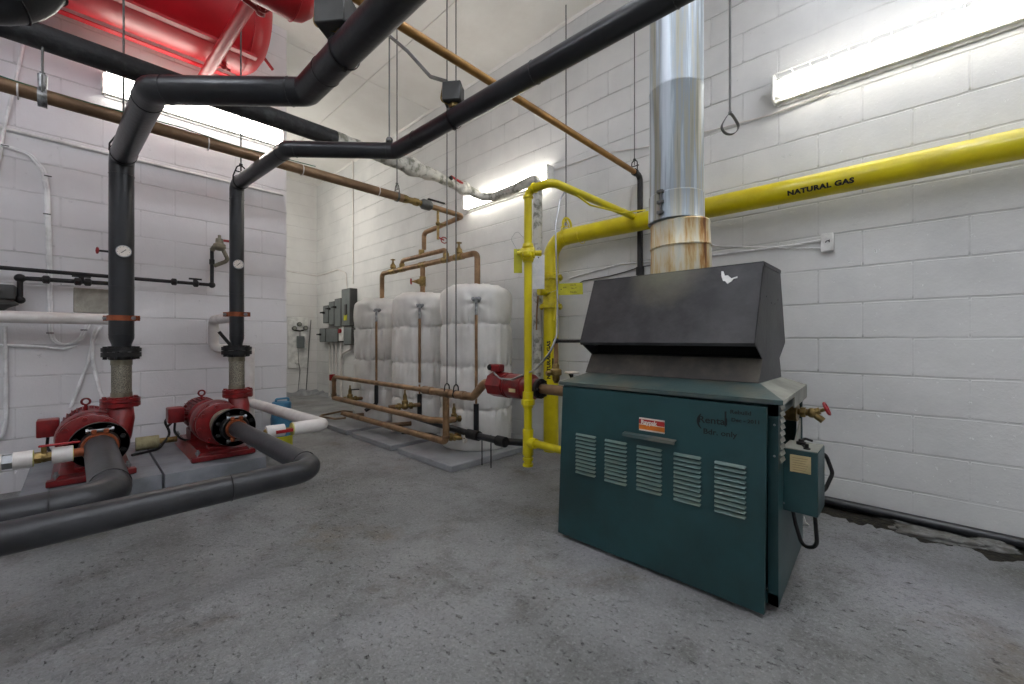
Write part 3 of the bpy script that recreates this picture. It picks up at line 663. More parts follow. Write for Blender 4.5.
# ------------------------------------------------------------------ pipe hangers
def hanger(name_label, c, axis, R, mt='rodst', top=CZ, strap_w=.018, rod_r=.005, group='clevis pipe hangers', loose=False, rodmat='rodst'):
    """clevis hanger: band round the pipe, yoke above with cross bolt, rod to the ceiling"""
    c = V(c); ax = V(axis).normalized(); side = ax.cross(V((0, 0, 1))).normalized()
    t = thing('pipe_hanger', name_label, 'pipe hanger', c, group)
    mb = MB(); mb.band(c, ax, R+.001, strap_w, .003)
    hgt = R+.055
    for s in (-1, 1):
        mb.tube([c+side*s*(R+.003), c+side*s*(R+.003)*.98+V((0, 0, R*.7)), c+side*s*.022+V((0, 0, hgt)), c+V((0, 0, hgt+.012))], .0045, .02, 6)
    mb.cyl(c+side*(R+.012)+V((0, 0, R*.75)), c-side*(R+.012)+V((0, 0, R*.75)), .004, n=6) if False else None
    mb.hexnut(c+V((0, 0, hgt+.016)), (0, 0, 1), .011, .012); mb.cyl(c+side*.035+V((0, 0, R+.022)), c-side*.035+V((0, 0, R+.022)), .004, n=6)
    mb.build('clevis', mt, t)
    MB().cyl(c+V((0, 0, R+.03)), V((c.x, c.y, top)), rod_r, n=8).build('rod', rodmat, t)
    return t
hy = P(566, 225, x=GX).y
yh = hanger('yellow painted hanger on the bend of the thick gas pipe', (GX, hy, GZ+.013), (0, 1, 0), .067, 'yellow', strap_w=.022)
yl = MB(); yl.torus((GX, hy-.01, GZ+.112), (0, 1, 0), .058, .010, 24, 6, -math.pi*.15, math.pi*1.15, X=(-1, 0, 0)); yl.box((GX-.045, hy, GZ+.085), (.016, .03, .02)); yl.build('loop', 'yellow', yh)
# empty hanger ring
q = P(730, 126, d=2.1)
t = thing('pipe_hanger', 'empty teardrop hanger ring on a rod, hanging free right of the flue', 'pipe hanger', q)
mb = MB(); n = 26; pts = []
R0 = .043
for k in range(n):
    a = 2*math.pi*k/n; r_ = R0*(1+.45*max(0, math.cos(a))**3); pts.append(q+(RT*math.sin(a)*R0*(1-.25*max(0, math.cos(a))))+V((0, 0, math.cos(a)*r_)))
rings = []; fw2 = FW
for k in range(n):
    tan = (pts[(k+1) % n]-pts[k-1]).normalized(); nn = tan.cross(fw2).normalized()
    rings.append([mb.bm.verts.new(pts[k]+nn*a+fw2*b) for a, b in ((.0015, .009), (.0015, -.009), (-.0015, -.009), (-.0015, .009))])
rings.append(rings[0]); mb.skin(rings, False); mb.hexnut(q+V((0, 0, R0*1.45+.004)), (0, 0, 1), .009, .012)
mb.build('ring', 'rodst', t); MB().cyl(q+V((0, 0, R0*1.4)), V((q.x, q.y, CZ)), .006, n=8).build('rod', 'rodst', t)
# ================================================================== BLACK HEATING PIPES
def seam(mb, c, ax, R, w=.0016): mb.torus(c, ax, R, w, 26, 5)
ra, rb, PZ = .056, .043, 2.03
FLB, FLT = .86, .93      # black flange pair
ay = 3.32
A0 = V((.168, ay, 0)); B0 = V((.742, ay, 0))
a2 = P(152, 90, z=PZ); a3 = P(306, 92, z=PZ); a4 = P(395, 0, z=PZ); a5 = a4+(a4-a3).normalized()*1.3; a5.z = PZ
b2 = P(287, 149, z=PZ); b3 = P(396, 151, z=PZ); b4 = P(663, 0, z=PZ); b5 = b4+(b4-b3).normalized()*1.0; b5.z = PZ
def riser(label, base, r, pts, seams, glabel, gz, clz, clw, taper):
    t = thing('heating_pipe', label, 'pipe', (base.x, base.y, FLB+.036), 'black heating pipes rising from the pumps')
    p0 = base+V((0, 0, FLT)); ptop = base+V((0, 0, PZ))
    mb = MB(); mb.tube([p0+V((0, 0, .06)), ptop]+pts, r, r*1.05, 22)
    mb.lathe([(0, r*.78), (.012, r*.78), (.05, r*1.0), (.07, r)], p0, (0, 0, 1), 22); mb.build('pipe', 'black', t)
    fl = MB(); 
    fl.cyl(base+V((0, 0, FLT-.028)), base+V((0, 0, FLT-.006)), .088, n=28); fl.cyl(base+V((0, 0, FLT-.008)), base+V((0, 0, FLT+.004)), .06, n=20)
    fl = fl.build('flange', 'iron', t)
    s = MB()
    allp = [ptop]+pts
    for i, f in seams:
        a, b = allp[i], allp[i+1]; d = (b-a).normalized(); seam(s, a.lerp(b, f), d, r+.0008)
    for z in (PZ-.10, PZ-.75, FLT+.07): seam(s, base+V((0, 0, z)), (0, 0, 1), r+.0008)
    s.build_each('jacket_seam', 'black', t)
    # gauge
    tocam = V((-base.x, -base.y, 0)).normalized(); g0 = base+V((0, 0, gz))+tocam*(r-.004)+RT*.012
    R_ = .034 if r > .05 else .031
    g = MB(); g.lathe([(0, .008), (.012, .008), (.012, R_), (.028, R_), (.028, R_*.9), (.025, R_*.9)], g0, tocam, 24); g = g.build('gauge', 'steel', t)
    fc = MB(); fc.cyl(g0+tocam*.022, g0+tocam*.026, R_*.9, n=24); side = V((0,0,1)).cross(tocam)
    fc.m(1).box(g0+tocam*.0265, (R_*.9, .0014, .003), V((1,0,0)).rotation_difference((side*.6+V((0,0,.6))).normalized()).to_matrix()) 
    for k in range(9):
        a = math.radians(-135+k*33.75); e = side*math.sin(a)+V((0, 0, math.cos(a))); fc.box(g0+tocam*.0265+e*R_*.75, (.002, .002, .004))
    part(fc.build('dial', ['stwhite', 'ink'], g), 'white dial with black needle')
    # two-bolt riser clamp
    cz = clz; ct = thing('riser_clamp', glabel, 'pipe clamp', base+V((0, 0, cz-.016)), 'orange pipe clamps')
    sd = RT; c = base+V((0, 0, cz)); cl = MB()
    cl.lathe_closed([(0, r+.001), (0, r+.007), (.03, r+.007), (.03, r+.001)], c-V((0, 0, .015)), (0, 0, 1), 26)
    rot = V((1, 0, 0)).rotation_difference(sd).to_matrix(); fwd = sd.cross(V((0,0,1)))
    for s_ in (-1, 1):
        for k in (-1, 1): cl.box(c+sd*s_*(r+.022)+fwd*k*.008, (.045, .005, .03), rot, .001)
    cl.build('strap', 'orange', ct); 
    for s_ in (-1, 1):
        bo = MB(); q = c+sd*s_*(r+.028); bo.cyl(q-fwd*.018, q+fwd*.018, .006, n=8); bo.hexnut(q-fwd*.015, fwd, .011, .009); bo.hexnut(q+fwd*.015, fwd, .011, .009); bo.build('bolt', 'steel', ct)
    return t
ga = P(122, 252, y=ay-.05).z; gb = P(241, 265, y=ay-.05).z
pa = riser('largest black jacketed pipe, rising from the left pump and crossing overhead', A0, ra, [a2, a3, a5], [(0, .9), (1, .1), (1, .9), (2, .1), (2, .9)], 'orange two bolt clamp on the thick left black riser', ga, 1.097, .23, True)
pb = riser('slimmer black jacketed pipe, rising from the right pump and crossing overhead to the flue', B0, rb, [b2, b3, b5], [(0, .92), (1, .08), (1, .92), (2, .08), (2, .4), (2, .62), (2, .8)], 'orange two bolt clamp on the slimmer black riser', gb, 1.145, .18, True)
# hangers on the sloping-looking horizontal runs
d = (a2-(A0+V((0,0,PZ)))).normalized(); c = (A0+V((0, 0, PZ))).lerp(a2, .09)
hanger('black hanger on the thick black pipe just above its left bend', c, d, ra, 'iron', strap_w=.012)
d = (b2-(B0+V((0,0,PZ)))).normalized(); c = (B0+V((0, 0, PZ))).lerp(b2, .10)
hanger('black hanger on the slimmer black pipe at its upper left bend', c, d, rb, 'iron', strap_w=.012)

# second insulated main at the upper left corner
q = P(30, 10, d=1.2)
ex = thing('elbow_pipe', 'big black jacketed pipe elbow cut off by the upper left corner', 'pipe', (q.x, q.y, q.z-.1))
MB().tube([(q.x-1.0, q.y+.0, q.z+.0), (q.x-.0, q.y, q.z+.0), (q.x+.0, q.y-.0, q.z+.75)], .09, .16, 26).build('pipe', 'black', ex)
s = MB()
for k, a in enumerate((.25, .7, 1.2)):
    R_ = .16; cen = V((q.x-R_, q.y, q.z+R_)); e = V((math.sin(a), 0, -math.cos(a))); s.torus(cen+e*R_, V((math.cos(a), 0, math.sin(a))), .091, .003, 28, 6)
s.build_each('jacket_band', 'blackrub', ex)

# ================================================================== PIPE C: insulated main high on the left wall, running to the right wall
cy, = (3.26,)
cc = P(494, 197, x=2.9); e1 = P(537.5, 178, x=2.9); e2 = P(537.5, 390, x=2.9)
c0 = P(10, 26, y=3.06); cm = P(335, 139, y=3.17); c0 = c0+(c0-cm)*.35
mc = thing('insulated_main', 'high insulated pipe, black sleeved on the left and mottled grey towards the right wall', 'pipe', (c0.x, c0.y, c0.z))
MB().tube([c0, cm], .060, 0, 22).build('sleeve', 'blackrub', mc)
def lump(pts, r, seed, n=60, amp=.25, bulges=(), nn=18):
    mb = MB(); pts = [V(p) for p in pts]; L_ = [0]
    for a, b in zip(pts, pts[1:]): L_.append(L_[-1]+(b-a).length)
    def at(s):
        for i in range(len(pts)-1):
            if s <= L_[i+1] or i == len(pts)-2: return pts[i].lerp(pts[i+1], (s-L_[i])/(L_[i+1]-L_[i]))
    T = L_[-1]; sm = []
    for k in range(n+1):
        s0 = T*k/n; acc = V((0,0,0)); w = 0
        for j in range(-3, 4): ss = min(T, max(0, s0+j*.02)); acc += at(ss); w += 1
        sm.append(acc/w if 3 < k < n-3 else at(s0))
    d = (sm[1]-sm[0]).normalized(); X, Y = mb.frame(d); rings = []
    for k, p in enumerate(sm):
        t = ((sm[min(k+1, n)]-sm[max(k-1, 0)])).normalized(); q_ = d.rotation_difference(t); X = q_ @ X; Y = q_ @ Y; d = t
        f = k/n; rr = r(f) if callable(r) else r
        for (bc, bw, ba) in bulges: rr += ba*math.exp(-((f-bc)/bw)**2)
        ring = []
        for j in range(nn):
            a = 2*math.pi*j/nn; e = X*math.cos(a)+Y*math.sin(a); ring.append(mb.bm.verts.new(p+e*rr*(1+amp*noise.noise((p+e*rr)*11+V((seed,0,0))))))
        rings.append(ring)
    return mb.skin(rings)
m2 = P(425, 172, y=3.22)
m3 = P(462, 187, y=3.25); m4 = P(482, 197, x=2.86)
wrap = lump([cm-(cm-c0).normalized()*.02, m2, m3, m4, cc], lambda f: .056-.014*f, 2, 80, .22, ((.42, .05, .030), (.53, .04, .014), (.78, .035, .026)))
wrap.build('wrap', 'mottled', mc)
wr2 = lump([cc, (cc+e1)/2+V((0, 0, -.01)), e1, P(537.5, 300, x=2.9), e2], .043, 5, 90, .10); wr2 = wr2.build('drop', 'mottled', mc)
sp = MB(); a = P(538, 296, x=2.865); b = P(536.5, 330, x=2.865); sp.tube([a, (a+b)/2+V((.0, .004, 0)), b], .008, 0, 6); part(sp.build('split', 'copper', wr2), 'brown split in the wrap')
k = MB(); q = P(457, 180, y=cy-.065); k.box(q, (.16, .02, .022), Matrix.Rotation(.2, 3, 'Y'), .005); part(k.build('valve_lever', 'redwheel', mc), 'red valve lever')
k = MB(); q = P(451, 178, y=cy-.07); k.ball(q, .022); k.build('valve_stem', 'iron', mc)

# ================================================================== PIPE D: brown pipe
dy_, dz_ = 3.05, 2.15
D0 = V((-2.4, dy_, dz_+.02)); hx = P(397, 195, y=dy_).x; de = P(463, 213, y=dy_); dend = V((de.x, dy_, dz_-.01))
bd = P(424, 233, x=de.x)
dr = thing('copper_supply_pipe', 'long brown copper pipe running along the left wall to the tank headers', 'pipe', (hx, dy_, dz_))
MB().tube([D0, (hx+.05, dy_, dz_)], .034, 0, 18).build('pipe', 'copperdk', dr)
mb = MB(); q = hx+.05
mb.lathe([(0, .034), (.03, .034), (.06, .026), (.10, .026), (.11, .032), (.15, .032), (.16, .024), (.30, .024)], (q, dy_, dz_), (1, 0, 0), 16)
mb.build('reducer', 'brass', dr)
mb = MB(); mb.lathe([(0, .03), (.02, .045), (.09, .045), (.11, .03)], (q+.18, dy_, dz_), (1, 0, 0), 12); vv = mb.build('ball_valve', 'rodst', dr)
MB().box((q+.34, dy_-.005, dz_+.055), (.18, .022, .012), None, .003).build('lever', 'iron', vv)
mz = bd.z
MB().tube([(q+.28, dy_, dz_-.003), (dend.x, dy_, dz_-.01), (dend.x, bd.y, bd.z), (dend.x, bd.y, 1.92)], .024, .045, 14).build('tank_feed', 'copper', dr)
mb = MB(); c = (P(438, 210, y=dy_).x, dy_, dz_-.02); mb.cyl(c, (c[0], c[1], c[2]-.26), .012); mb.ball((c[0], c[1], c[2]-.12), .022); mb.cyl((c[0], c[1], c[2]-.12), (c[0]+.06, c[1]-.02, c[2]-.12), .008)
dd = mb.build('drain_leg', 'brass', dr); w = MB(); hw = V((c[0]+.03, c[1]-.05, c[2]-.27)); w.torus(hw, (-.3, -1, .2), .028, .005, 18, 6); w.cyl(hw, (c[0], c[1], c[2]-.24), .006); part(w.build('handwheel', 'redwheel', dd), 'small red handwheel')
cl = MB()
for u in (18, 208, 302, 378):
    x = P(u, 150, y=dy_).x; cl.band((x, dy_, dz_), (1, 0, 0), .036, .006, .003, 20)
cl.build_each('cable_tie', 'white', dr)
w = MB(); w.tube([(D0.x, dy_-.01, dz_+.06)]+[(D0.x+.3+i*.25, dy_-.026, dz_+.034+.010*math.sin(i*2.1)) for i in range(14)], .003, 0, 6); part(w.build('tracer_wire', 'greenw', dr), 'green wire tied along the pipe')
hanger('grey hanger at the valve end of the long brown pipe', (hx, dy_, dz_), (1, 0, 0), .036, 'rodst')
x = P(42.5, 98, y=dy_).x
th = hanger('foil taped hanger on the long brown pipe at the far left', (x, dy_, dz_+.01), (1, 0, 0), .036, 'rodst', top=2.40)
tp = lump([(x-.016, dy_, dz_+.0), (x+.016, dy_, dz_+.0)], .044, 3, 12, .15); part(tp.build('foil_wrap', 'tape', th), 'crumpled foil tape')
tp = lump([(x, dy_, dz_+.04), (x, dy_, dz_+.11)], .017, 3, 12, .3); tp.build('foil_wrap', 'tape', th)

# ================================================================== PIPE E and its black drop behind the boiler
E1 = P(640, 176, x=2.965); ey = E1.y; ez = E1.z
er = thing('brass_coloured_pipe', 'slim brass coloured pipe crossing under the ceiling to the right wall', 'pipe', (1.2, ey, ez))
MB().tube([(.1, ey, ez+.03), (2.88, ey, ez+.005)], .0195, 0, 14).build('pipe', 'goldpipe', er)
part(MB().tube([(2.88, ey, ez+.005), (2.965, ey, ez), (2.965, ey, P(640, 283, x=2.965).z)], .021, .045, 14).build('drop_pipe', 'iron', er), 'black drop behind the gas main')
cp = MB(); cp.cyl((2.87, ey, ez+.005), (2.90, ey, ez+.005), .026); zb = P(641, 271, x=2.965).z; cp.cyl((2.965, ey, zb-.03), (2.965, ey, zb+.03), .03); cp.build('coupling', 'iron', er)
hanger('black hanger at the right end of the slim brass coloured pipe', (P(634.5, 170, y=ey).x, ey, ez+.006), (1, 0, 0), .02, 'iron', strap_w=.012, rod_r=.004)

# ================================================================== SENSOR BOXES on the overhead black pipes
def sensor(label, c, s, foot, R, ax):
    t = thing('flow_switch_box', label, 'control box', c, 'flow switches on the overhead pipes')
    rot = Matrix.Rotation(-ANG, 3, 'Z') @ Matrix.Rotation(-.12, 3, 'Z')
    mb = MB(); mb.box(c, (s, s*.9, s*1.0), rot, .004); mb.m(1).box(V(c)+rot @ V((-s*.505, 0, 0)), (.003, s*.7, s*.8), rot)
    bx = mb.build('box', ['greydk', 'tape'], t)
    part(MB().box(V(c)+rot @ V((-s*.51, 0, .01)), (.003, s*.45, s*.35), rot).build('warning_label', 'stred', bx), 'faded red warning label')
    k = MB(); k.cyl(foot, V((foot.x, foot.y, c[2]-s*.4)), s*.22); k.hexnut(V((foot.x, foot.y, c[2]-s*.62)), (0, 0, 1), s*.3, s*.2); k.build('stem', 'brass', t)
    k = MB(); k.band(foot-V((0, 0, R)), ax, R+.002, .008, .003); k.box(foot-V((0,0,2*R+.006)), (.012, .012, .014)); k.build('strap', 'iron', t)
    k = MB(); k.tube([V(c)+rot @ V((-s*.5, -s*.3, s*.3)), V(c)+rot @ V((-s*.65, -s*.2, -s*.4)), foot+rot @ V((-.01, -.01, .01))], .004, .02, 6); part(k.build('wire', 'brass', t), 'yellow wire')
    return t
pB = b3.lerp(b4, .333); pB.z = PZ; dB = (b4-b3).normalized()
fB = P(452, 117, z=PZ); 
tmp = (fB-b3).dot(dB); fB = b3+dB*tmp
sensor('small dark flow switch box standing on the slimmer overhead black pipe', fB+V((-.005, 0, .110)), .088, fB+V((0, 0, rb)), rb, dB)
dA = (a5-a3).normalized(); fA = a3+dA*((P(340, 50, z=PZ)-a3).dot(dA))
sensor('large dark flow switch box standing on the thickest overhead black pipe', fA+V((-.025, 0.01, .125)), .115, fA+V((0, 0, ra)), ra, dA)
# cable drop and ball sensor
cb = b3+V((-.03, .02, 0)); q = P(383, 42, x=cb.x)
t = thing('sensor_cable', 'grey flexible conduit from the small flow switch box to the slimmer overhead pipe', 'cable', cb+V((0, 0, rb)))
MB().tube([cb+V((0, 0, rb+.02)), V((cb.x, cb.y, q.z)), ], .004, 0, 8).build('wire', 'rodst', t)
MB().ball(cb+V((0, 0, rb+.012)), .02).build('probe', 'rodst', t)
bt = fB+V((-.03, .02, .17)); top = V((cb.x, cb.y, q.z+.0))
MB().tube([top, top.lerp(bt, .35)+V((0, 0, -.005)), top.lerp(bt, .75)+V((0, 0, -.04)), bt], .009, .08, 8).build('conduit', 'rodst', t)
# ================================================================== THE RED EXPANSION TANKS
ty, tr, tzc = 3.70, .37, 3.41
Xe = P(283, 30, y=ty).x-.11
tk = thing('expansion_tank', 'big red horizontal expansion tank hung under the ceiling at the top left', 'tank', (-.3, ty, tzc-tr))
prof = [(0, .05), (.010, .13), (.033, .23), (.075, .31), (.12, .352), (.17, tr), (1.9, tr), (2.43, tr), (2.48, .352), (2.525, .31), (2.567, .23), (2.59, .13), (2.60, .04)]
MB().lathe(prof, (Xe-2.6, ty, tzc), (1, 0, 0), 56).build('shell', 'redtank', tk)
s = MB(); s.torus((Xe-.17, ty, tzc), (1, 0, 0), tr+.001, .006, 60, 6); s.torus((Xe-2.40, ty, tzc), (1, 0, 0), tr+.001, .006, 60, 6); s.build_each('weld_seam', 'redtank', tk)
q = P(271, 68, y=ty+.06); s = MB(); s.cyl(q+V((-.06, -.02, .05)), q+V((.015, 0, -.01)), .012); s.build('bung', 'redwheel', tk)
# cradle: two rails along the tank, cross pipe under it
xs0 = P(205, 75, z=2.94)
cr = thing('tank_cradle', 'red steel cradle of two angle rails and a cross pipe under the red tank', 'bracket', (xs0.x, 3.3, 2.91))
XR = Xe-.16
def angle(y, z, hh=.045): 
    mb = MB(); mb.mm((Xe-2.5, y, z), (XR, y+.006, z+hh)); mb.mm((Xe-2.5, y-.045, z), (XR, y+.006, z+.006)); return mb
ra1 = P(100, 22, y=3.60).z; angle(3.95, P(185, 60, y=3.95).z-.012, .022).build('rail', 'redtank', cr); angle(3.41, 2.985).build('rail', 'redtank', cr)
xs_ = P(205, 75, z=2.94)
zc_ = 2.945
MB().cyl((xs_.x-.01, WY, zc_), (xs_.x+.05, 2.60, zc_), .036, n=20).build('cross_pipe', 'redtank', cr)
for x_ in (Xe-.5, Xe-1.6): MB().mm((x_-.03, ty-.12, tzc+tr-.02), (x_+.03, ty+.12, CZ)).build('hanger_block', 'redtank', tk)
# drain cock under the tank
q = P(224, 67, y=3.70); dk = MB(); dk.cyl((q.x, 3.70, tzc-.36), (q.x, 3.70, q.z-.0), .012); dk.hexnut((q.x, 3.70, q.z+.03), (0, 0, 1), .02, .025); dk.cyl((q.x-.035, 3.70, q.z-.0), (q.x+.04, 3.70, q.z-.01), .009); dk.ball((q.x, 3.70, q.z), .022); dk.build('drain_cock', 'redwheel', tk)
q = P(316, 5, y=2.2)
ts = thing('expansion_tank', 'small red tank near the ceiling, left of the large flow switch box', 'tank', (q.x-.2, 2.2, q.z))
cz2 = q.z+.02; r2 = .14
MB().lathe([(0, .03), (.015, .09), (.05, .125), (.09, r2), (.55, r2), (.60, .125), (.635, .09), (.65, .03)], (q.x-.65, 2.2, cz2), (1, 0, 0), 36).build('shell', 'redtank', ts)
s = MB(); s.torus((q.x-.10, 2.2, cz2), (1, 0, 0), r2+.001, .004, 40, 6); s.build('weld_seam', 'redtank', ts)
s = MB(); s.cyl((q.x-.01, 2.2, cz2), (q.x+.05, 2.19, cz2-.005), .018); s.hexnut((q.x+.03, 2.19, cz2), (1, 0, 0), .028, .02); s.build('bung', 'redtank', ts)
for dx in (-.5, -.15): MB().cyl((q.x+dx, 2.2, cz2), (q.x+dx, 2.2, CZ), .006, n=8).build('rod', 'rodst', ts)
v = P(263, 8, y=2.35); s = MB(); s.torus(v, (-.4, -1, .2), .024, .005, 18, 6); s.cyl(v, v+V((.02, .08, .02)), .012); s.ball(v+V((.0, .05, .01)), .022); s.cyl(v+V((0,.05,.01)), V((q.x-.5, 2.28, cz2-.06)), .012); part(s.build('valve', 'redwheel', ts), 'red valve with round wheel')
# ================================================================== PUMPS on their pad
PT = .22
def pad(label, x0, x1, y0, seed):
    mb = MB(); mb.mm((x0, y0, 0), (x1, WY, PT), .008, 2)
    return tag(mb.build('equipment_pad', 'pad'), label, 'concrete pad', 'pump pads along the left wall')
kx = P(163.5, 474, z=PT).x
pad('grey painted concrete pad under the left red pump', P(24, 482, z=PT).x, kx-.004, 3.02, 1)
pad('grey painted concrete pad under the right red pump', kx+.004, .835, 3.0, 2)
def make_pump(o, label):
    """o: point on pad under the suction flange face; the shaft runs along +y"""
    ox, oy = o; az = PT+.215; t = thing('circulation_pump', label, 'pump', (ox, oy+.3, PT), 'red base mounted pumps')
    sh = [-.02]
    def Q(x, y, z): return V((ox+x+sh[0]-(.015 if y > .45 and sh[0] < -.025 else 0), oy+y+(.08 if y > .45 else 0), PT+z))
    zc = .215; Y = (0, 1, 0)
    mb = MB(); mb.prism([Q(-.16, .16, 0), Q(.16, .16, 0), Q(.125, .16, .055), Q(-.125, .16, .055)], (0, .72, 0))
    mb.box(Q(0, .17, .02), (.34, .05, .03), None, .004); base = mb.build('base', 'red', t)
    mb = MB()
    for x in (-.135, .135):
        for y in (.17, .85): mb.cyl(Q(x, y, .03), Q(x, y, .075), .007, n=8); mb.hexnut(Q(x, y, .055), (0, 0, 1), .014, .014)
    mb.build_each('anchor_bolt', 'steel', base); sh[0] = 0
    # suction flange (black) with bolts and spool
    mb = MB(); mb.lathe([(0, .066), (0, .112), (.004, .115), (.020, .115), (.022, .112), (.022, .06)], Q(0, 0, zc), Y, 40, False); mb.disc_hole(Q(0, 0, zc), Q(0, .02, zc), .113, .05, 36)
    mb.lathe([(-.035, .066), (-.03, .072), (0, .078)], Q(0, 0, zc), Y, 32, False)
    fl = mb.build('suction_flange', 'iron', t); bo = MB(); ox = ox
    for k in range(8):
        a = math.pi/8+k*math.pi/4; c = Q(.093*math.cos(a), 0, zc+.093*math.sin(a)); bo.hexnut(c+V((0, -.005, 0)), Y, .012, .012)
    bo.build_each('flange_bolt', 'iron', fl)
    mb = MB(); mb.lathe([(.02, .07), (.03, .084), (.19, .084), (.195, .09), (.21, .09)], Q(0, 0, zc), Y, 32); part(mb.build('suction_spool', 'nickel', t), 'bare metal spool behind the flange'); sh[0] = -.03
    # casing rings and volute
    mb = MB(); mb.lathe([(.14, .08), (.142, .122), (.146, .130), (.164, .130), (.168, .124), (.18, .112), (.205, .112), (.215, .132), (.24, .138), (.30, .138), (.325, .130), (.34, .115), (.345, .10)], Q(0, .065, zc), Y, 44)
    # discharge horn, tangential, turning up
    mb.tube([Q(.02, .26, zc-.10), Q(.105, .265, zc-.02), Q(.123, .30, zc+.08), Q(.123, .34, zc+.165)], .055, .05, 20, rad=[.05, .062, .060, .055])
    mb.tube([Q(.123, .335, zc+.14), Q(.123, .34, .375)], .055, 0, 20)
    vol = mb.build('volute', 'red', t)
    bo = MB()
    for k in range(8):
        a = k*math.pi/4+.2; bo.hexnut(Q(.112*math.cos(a), .203, zc+.112*math.sin(a)), Y, .012, .014); bo.hexnut(Q(.122*math.cos(a+.3), .274, zc+.122*math.sin(a+.3)), Y, .012, .014)
    bo.build_each('casing_bolt', 'red', vol)
    mb = MB(); c = Q(.123, .34, 0); mb.cyl(c+V((0, 0, .365)), c+V((0, 0, .388)), .088, n=30); mb.cyl(c+V((0, 0, .392)), c+V((0, 0, .412)), .088, n=30); mb.cyl(c+V((0, 0, .35)), c+V((0, 0, .42)), .058, n=24)
    for k in range(8):
        a = k*math.pi/4+.39; mb.hexnut(c+V((.073*math.cos(a), .073*math.sin(a), .39)), (0, 0, 1), .011, .062)
    mb.build('discharge_flange', 'red', t)
    # casing foot
    mb = MB(); mb.tube([Q(0, .27, zc-.10), Q(0, .27, .05)], .03, 0, 12); mb.box(Q(0, .27, .062), (.12, .09, .02), None, .004); mb.build('casing_foot', 'red', base)
    # bearing bracket and motor
    mb = MB(); mb.lathe([(.34, .11), (.37, .115), (.38, .085), (.44, .07), (.53, .07), (.54, .095), (.58, .10)], Q(0, 0, zc), Y, 32); mb.build('bearing_bracket', 'red', t)
    mb = MB(); mb.lathe([(.58, .10), (.59, .112), (.61, .112), (.615, .096), (.84, .096), (.845, .112), (.87, .110), (.90, .085), (.905, .03)], Q(0, 0, zc), Y, 36)
    for k in range(26):
        a = k*2*math.pi/26; e = V((math.cos(a), 0, math.sin(a))); mb.box(Q(0, .65, zc)+e*.102, (.004, .22, .018), V((0, 0, 1)).rotation_difference(e).to_matrix())
    mo = mb.build('motor', 'red', t)
    mb = MB(); mb.box(Q(-.055, .62, .05+.035), (.05, .18, .07)); mb.box(Q(.055, .62, .085), (.05, .18, .07)); mb.build('motor_foot', 'red', mo)
    mb = MB(); mb.cyl(Q(0, .64, zc+.09), Q(0, .64, zc+.135), .008); mb.torus(Q(0, .64, zc+.152), Y, .019, .006, 18, 8); mb.build('lifting_eye', 'red', mo)
    mb = MB(); mb.box(Q(-.155, .60, zc+.02), (.09, .11, .10), None, .008, 2); mb.cyl(Q(-.12, .60, zc), Q(-.08, .60, zc), .03); mb.build('terminal_box', 'red', mo)
    mb = MB(); mb.tube([Q(-.155, .60, zc-.02), Q(-.16, .60, zc-.10), Q(-.12, .55, zc-.16), Q(-.05, .60, zc-.165)], .007, .05, 8); part(mb.build('power_cable', 'iron', mo), 'black cable')
    return t
PAx, PBx, PY = .070, .655, 2.98
pumpA = make_pump((PAx, PY), 'red circulation pump nearest the left edge, its flange facing the camera')
pumpB = dup(pumpA, V((PBx, PY+.3, PT)), 'red circulation pump on the right pad with its lifting eye visible')
def hose(label, x, y):
    t = thing('flexible_connector', label, 'hose', (x, y, .632), 'braided connectors above the pumps')
    MB().cyl((x, y, .66), (x, y, .83), .045, n=28).build('braided_hose', 'braid', t)
    mb = MB(); mb.cyl((x, y, .634), (x, y, .665), .048, n=28); mb.cyl((x, y, .825), (x, y, .86), .048, n=28); mb.build_each('end_collar', 'nickel', t)
    mb = MB(); mb.cyl((x, y, .872), (x, y, .898), .088, n=28)
    for k in range(6):
        a = k*math.pi/3+.2; mb.hexnut((x+.072*math.cos(a), y+.072*math.sin(a), .895), (0, 0, 1), .011, .075)
    mb.cyl((x, y, .855), (x, y, .875), .055, n=24); mb.build('flange', 'iron', t)
hose('braided metal hose connector above the left red pump', A0.x, A0.y)
hose('braided metal hose connector above the right red pump', B0.x, B0.y)

# suction pipes
sz = PT+.215
def suction(label, x, yb, r, xl, zl, seam_x, xo=.0):
    t = thing('suction_pipe', label, 'pipe', (x, yb, zl), 'black return pipes from the pump inlets')
    MB().tube([(x, PY-.03, sz), (x+xo, yb, (sz+zl)/2), (xl, yb-.06, zl)], r, r*1.9, 24).build('pipe', 'suction', t)
    mb = MB()
    mb.torus((seam_x, yb-.01, (sz+zl)/2), (1, 0, 0), r+.0005, .002, 26, 5); mb.torus((x+xo*.8, yb+r*2.4, (sz+zl)/2+.005), (0, 1, 0), r+.0005, .002, 26, 5); mb.build_each('jacket_seam', 'black', t)
    # grooved coupling (orange)
    c = V((x, PY-.06, sz)); mb = MB(); mb.lathe_closed([(0, r*.98), (0, r+.007), (.006, r+.011), (.020, r+.011), (.026, r+.007), (.026, r*.98)], c, (0, 1, 0), 32)
    for s in (-1, 1):
        for dx in (-.022, .022): mb.box(c+V((dx, .014, s*(r+.017))), (.020, .026, .022), None, .003)
    cp = mb.build('grooved_coupling', 'orange', t)
    for s in (-1, 1): 
        b = MB(); b.cyl(c+V((-.05, .014, s*(r+.024))), c+V((.05, .014, s*(r+.024))), .0055, n=8); b.hexnut(c+V((.046, .014, s*(r+.024))), (1, 0, 0), .011, .01); b.hexnut(c+V((-.046, .014, s*(r+.024))), (1, 0, 0), .011, .01); b.build('coupling_bolt', 'steel', cp)
suction('thick grey black pipe turning left from the left pump inlet', PAx, 2.02, .060, -2.3, sz-.03, P(49, 500, y=2.0).x, .01)
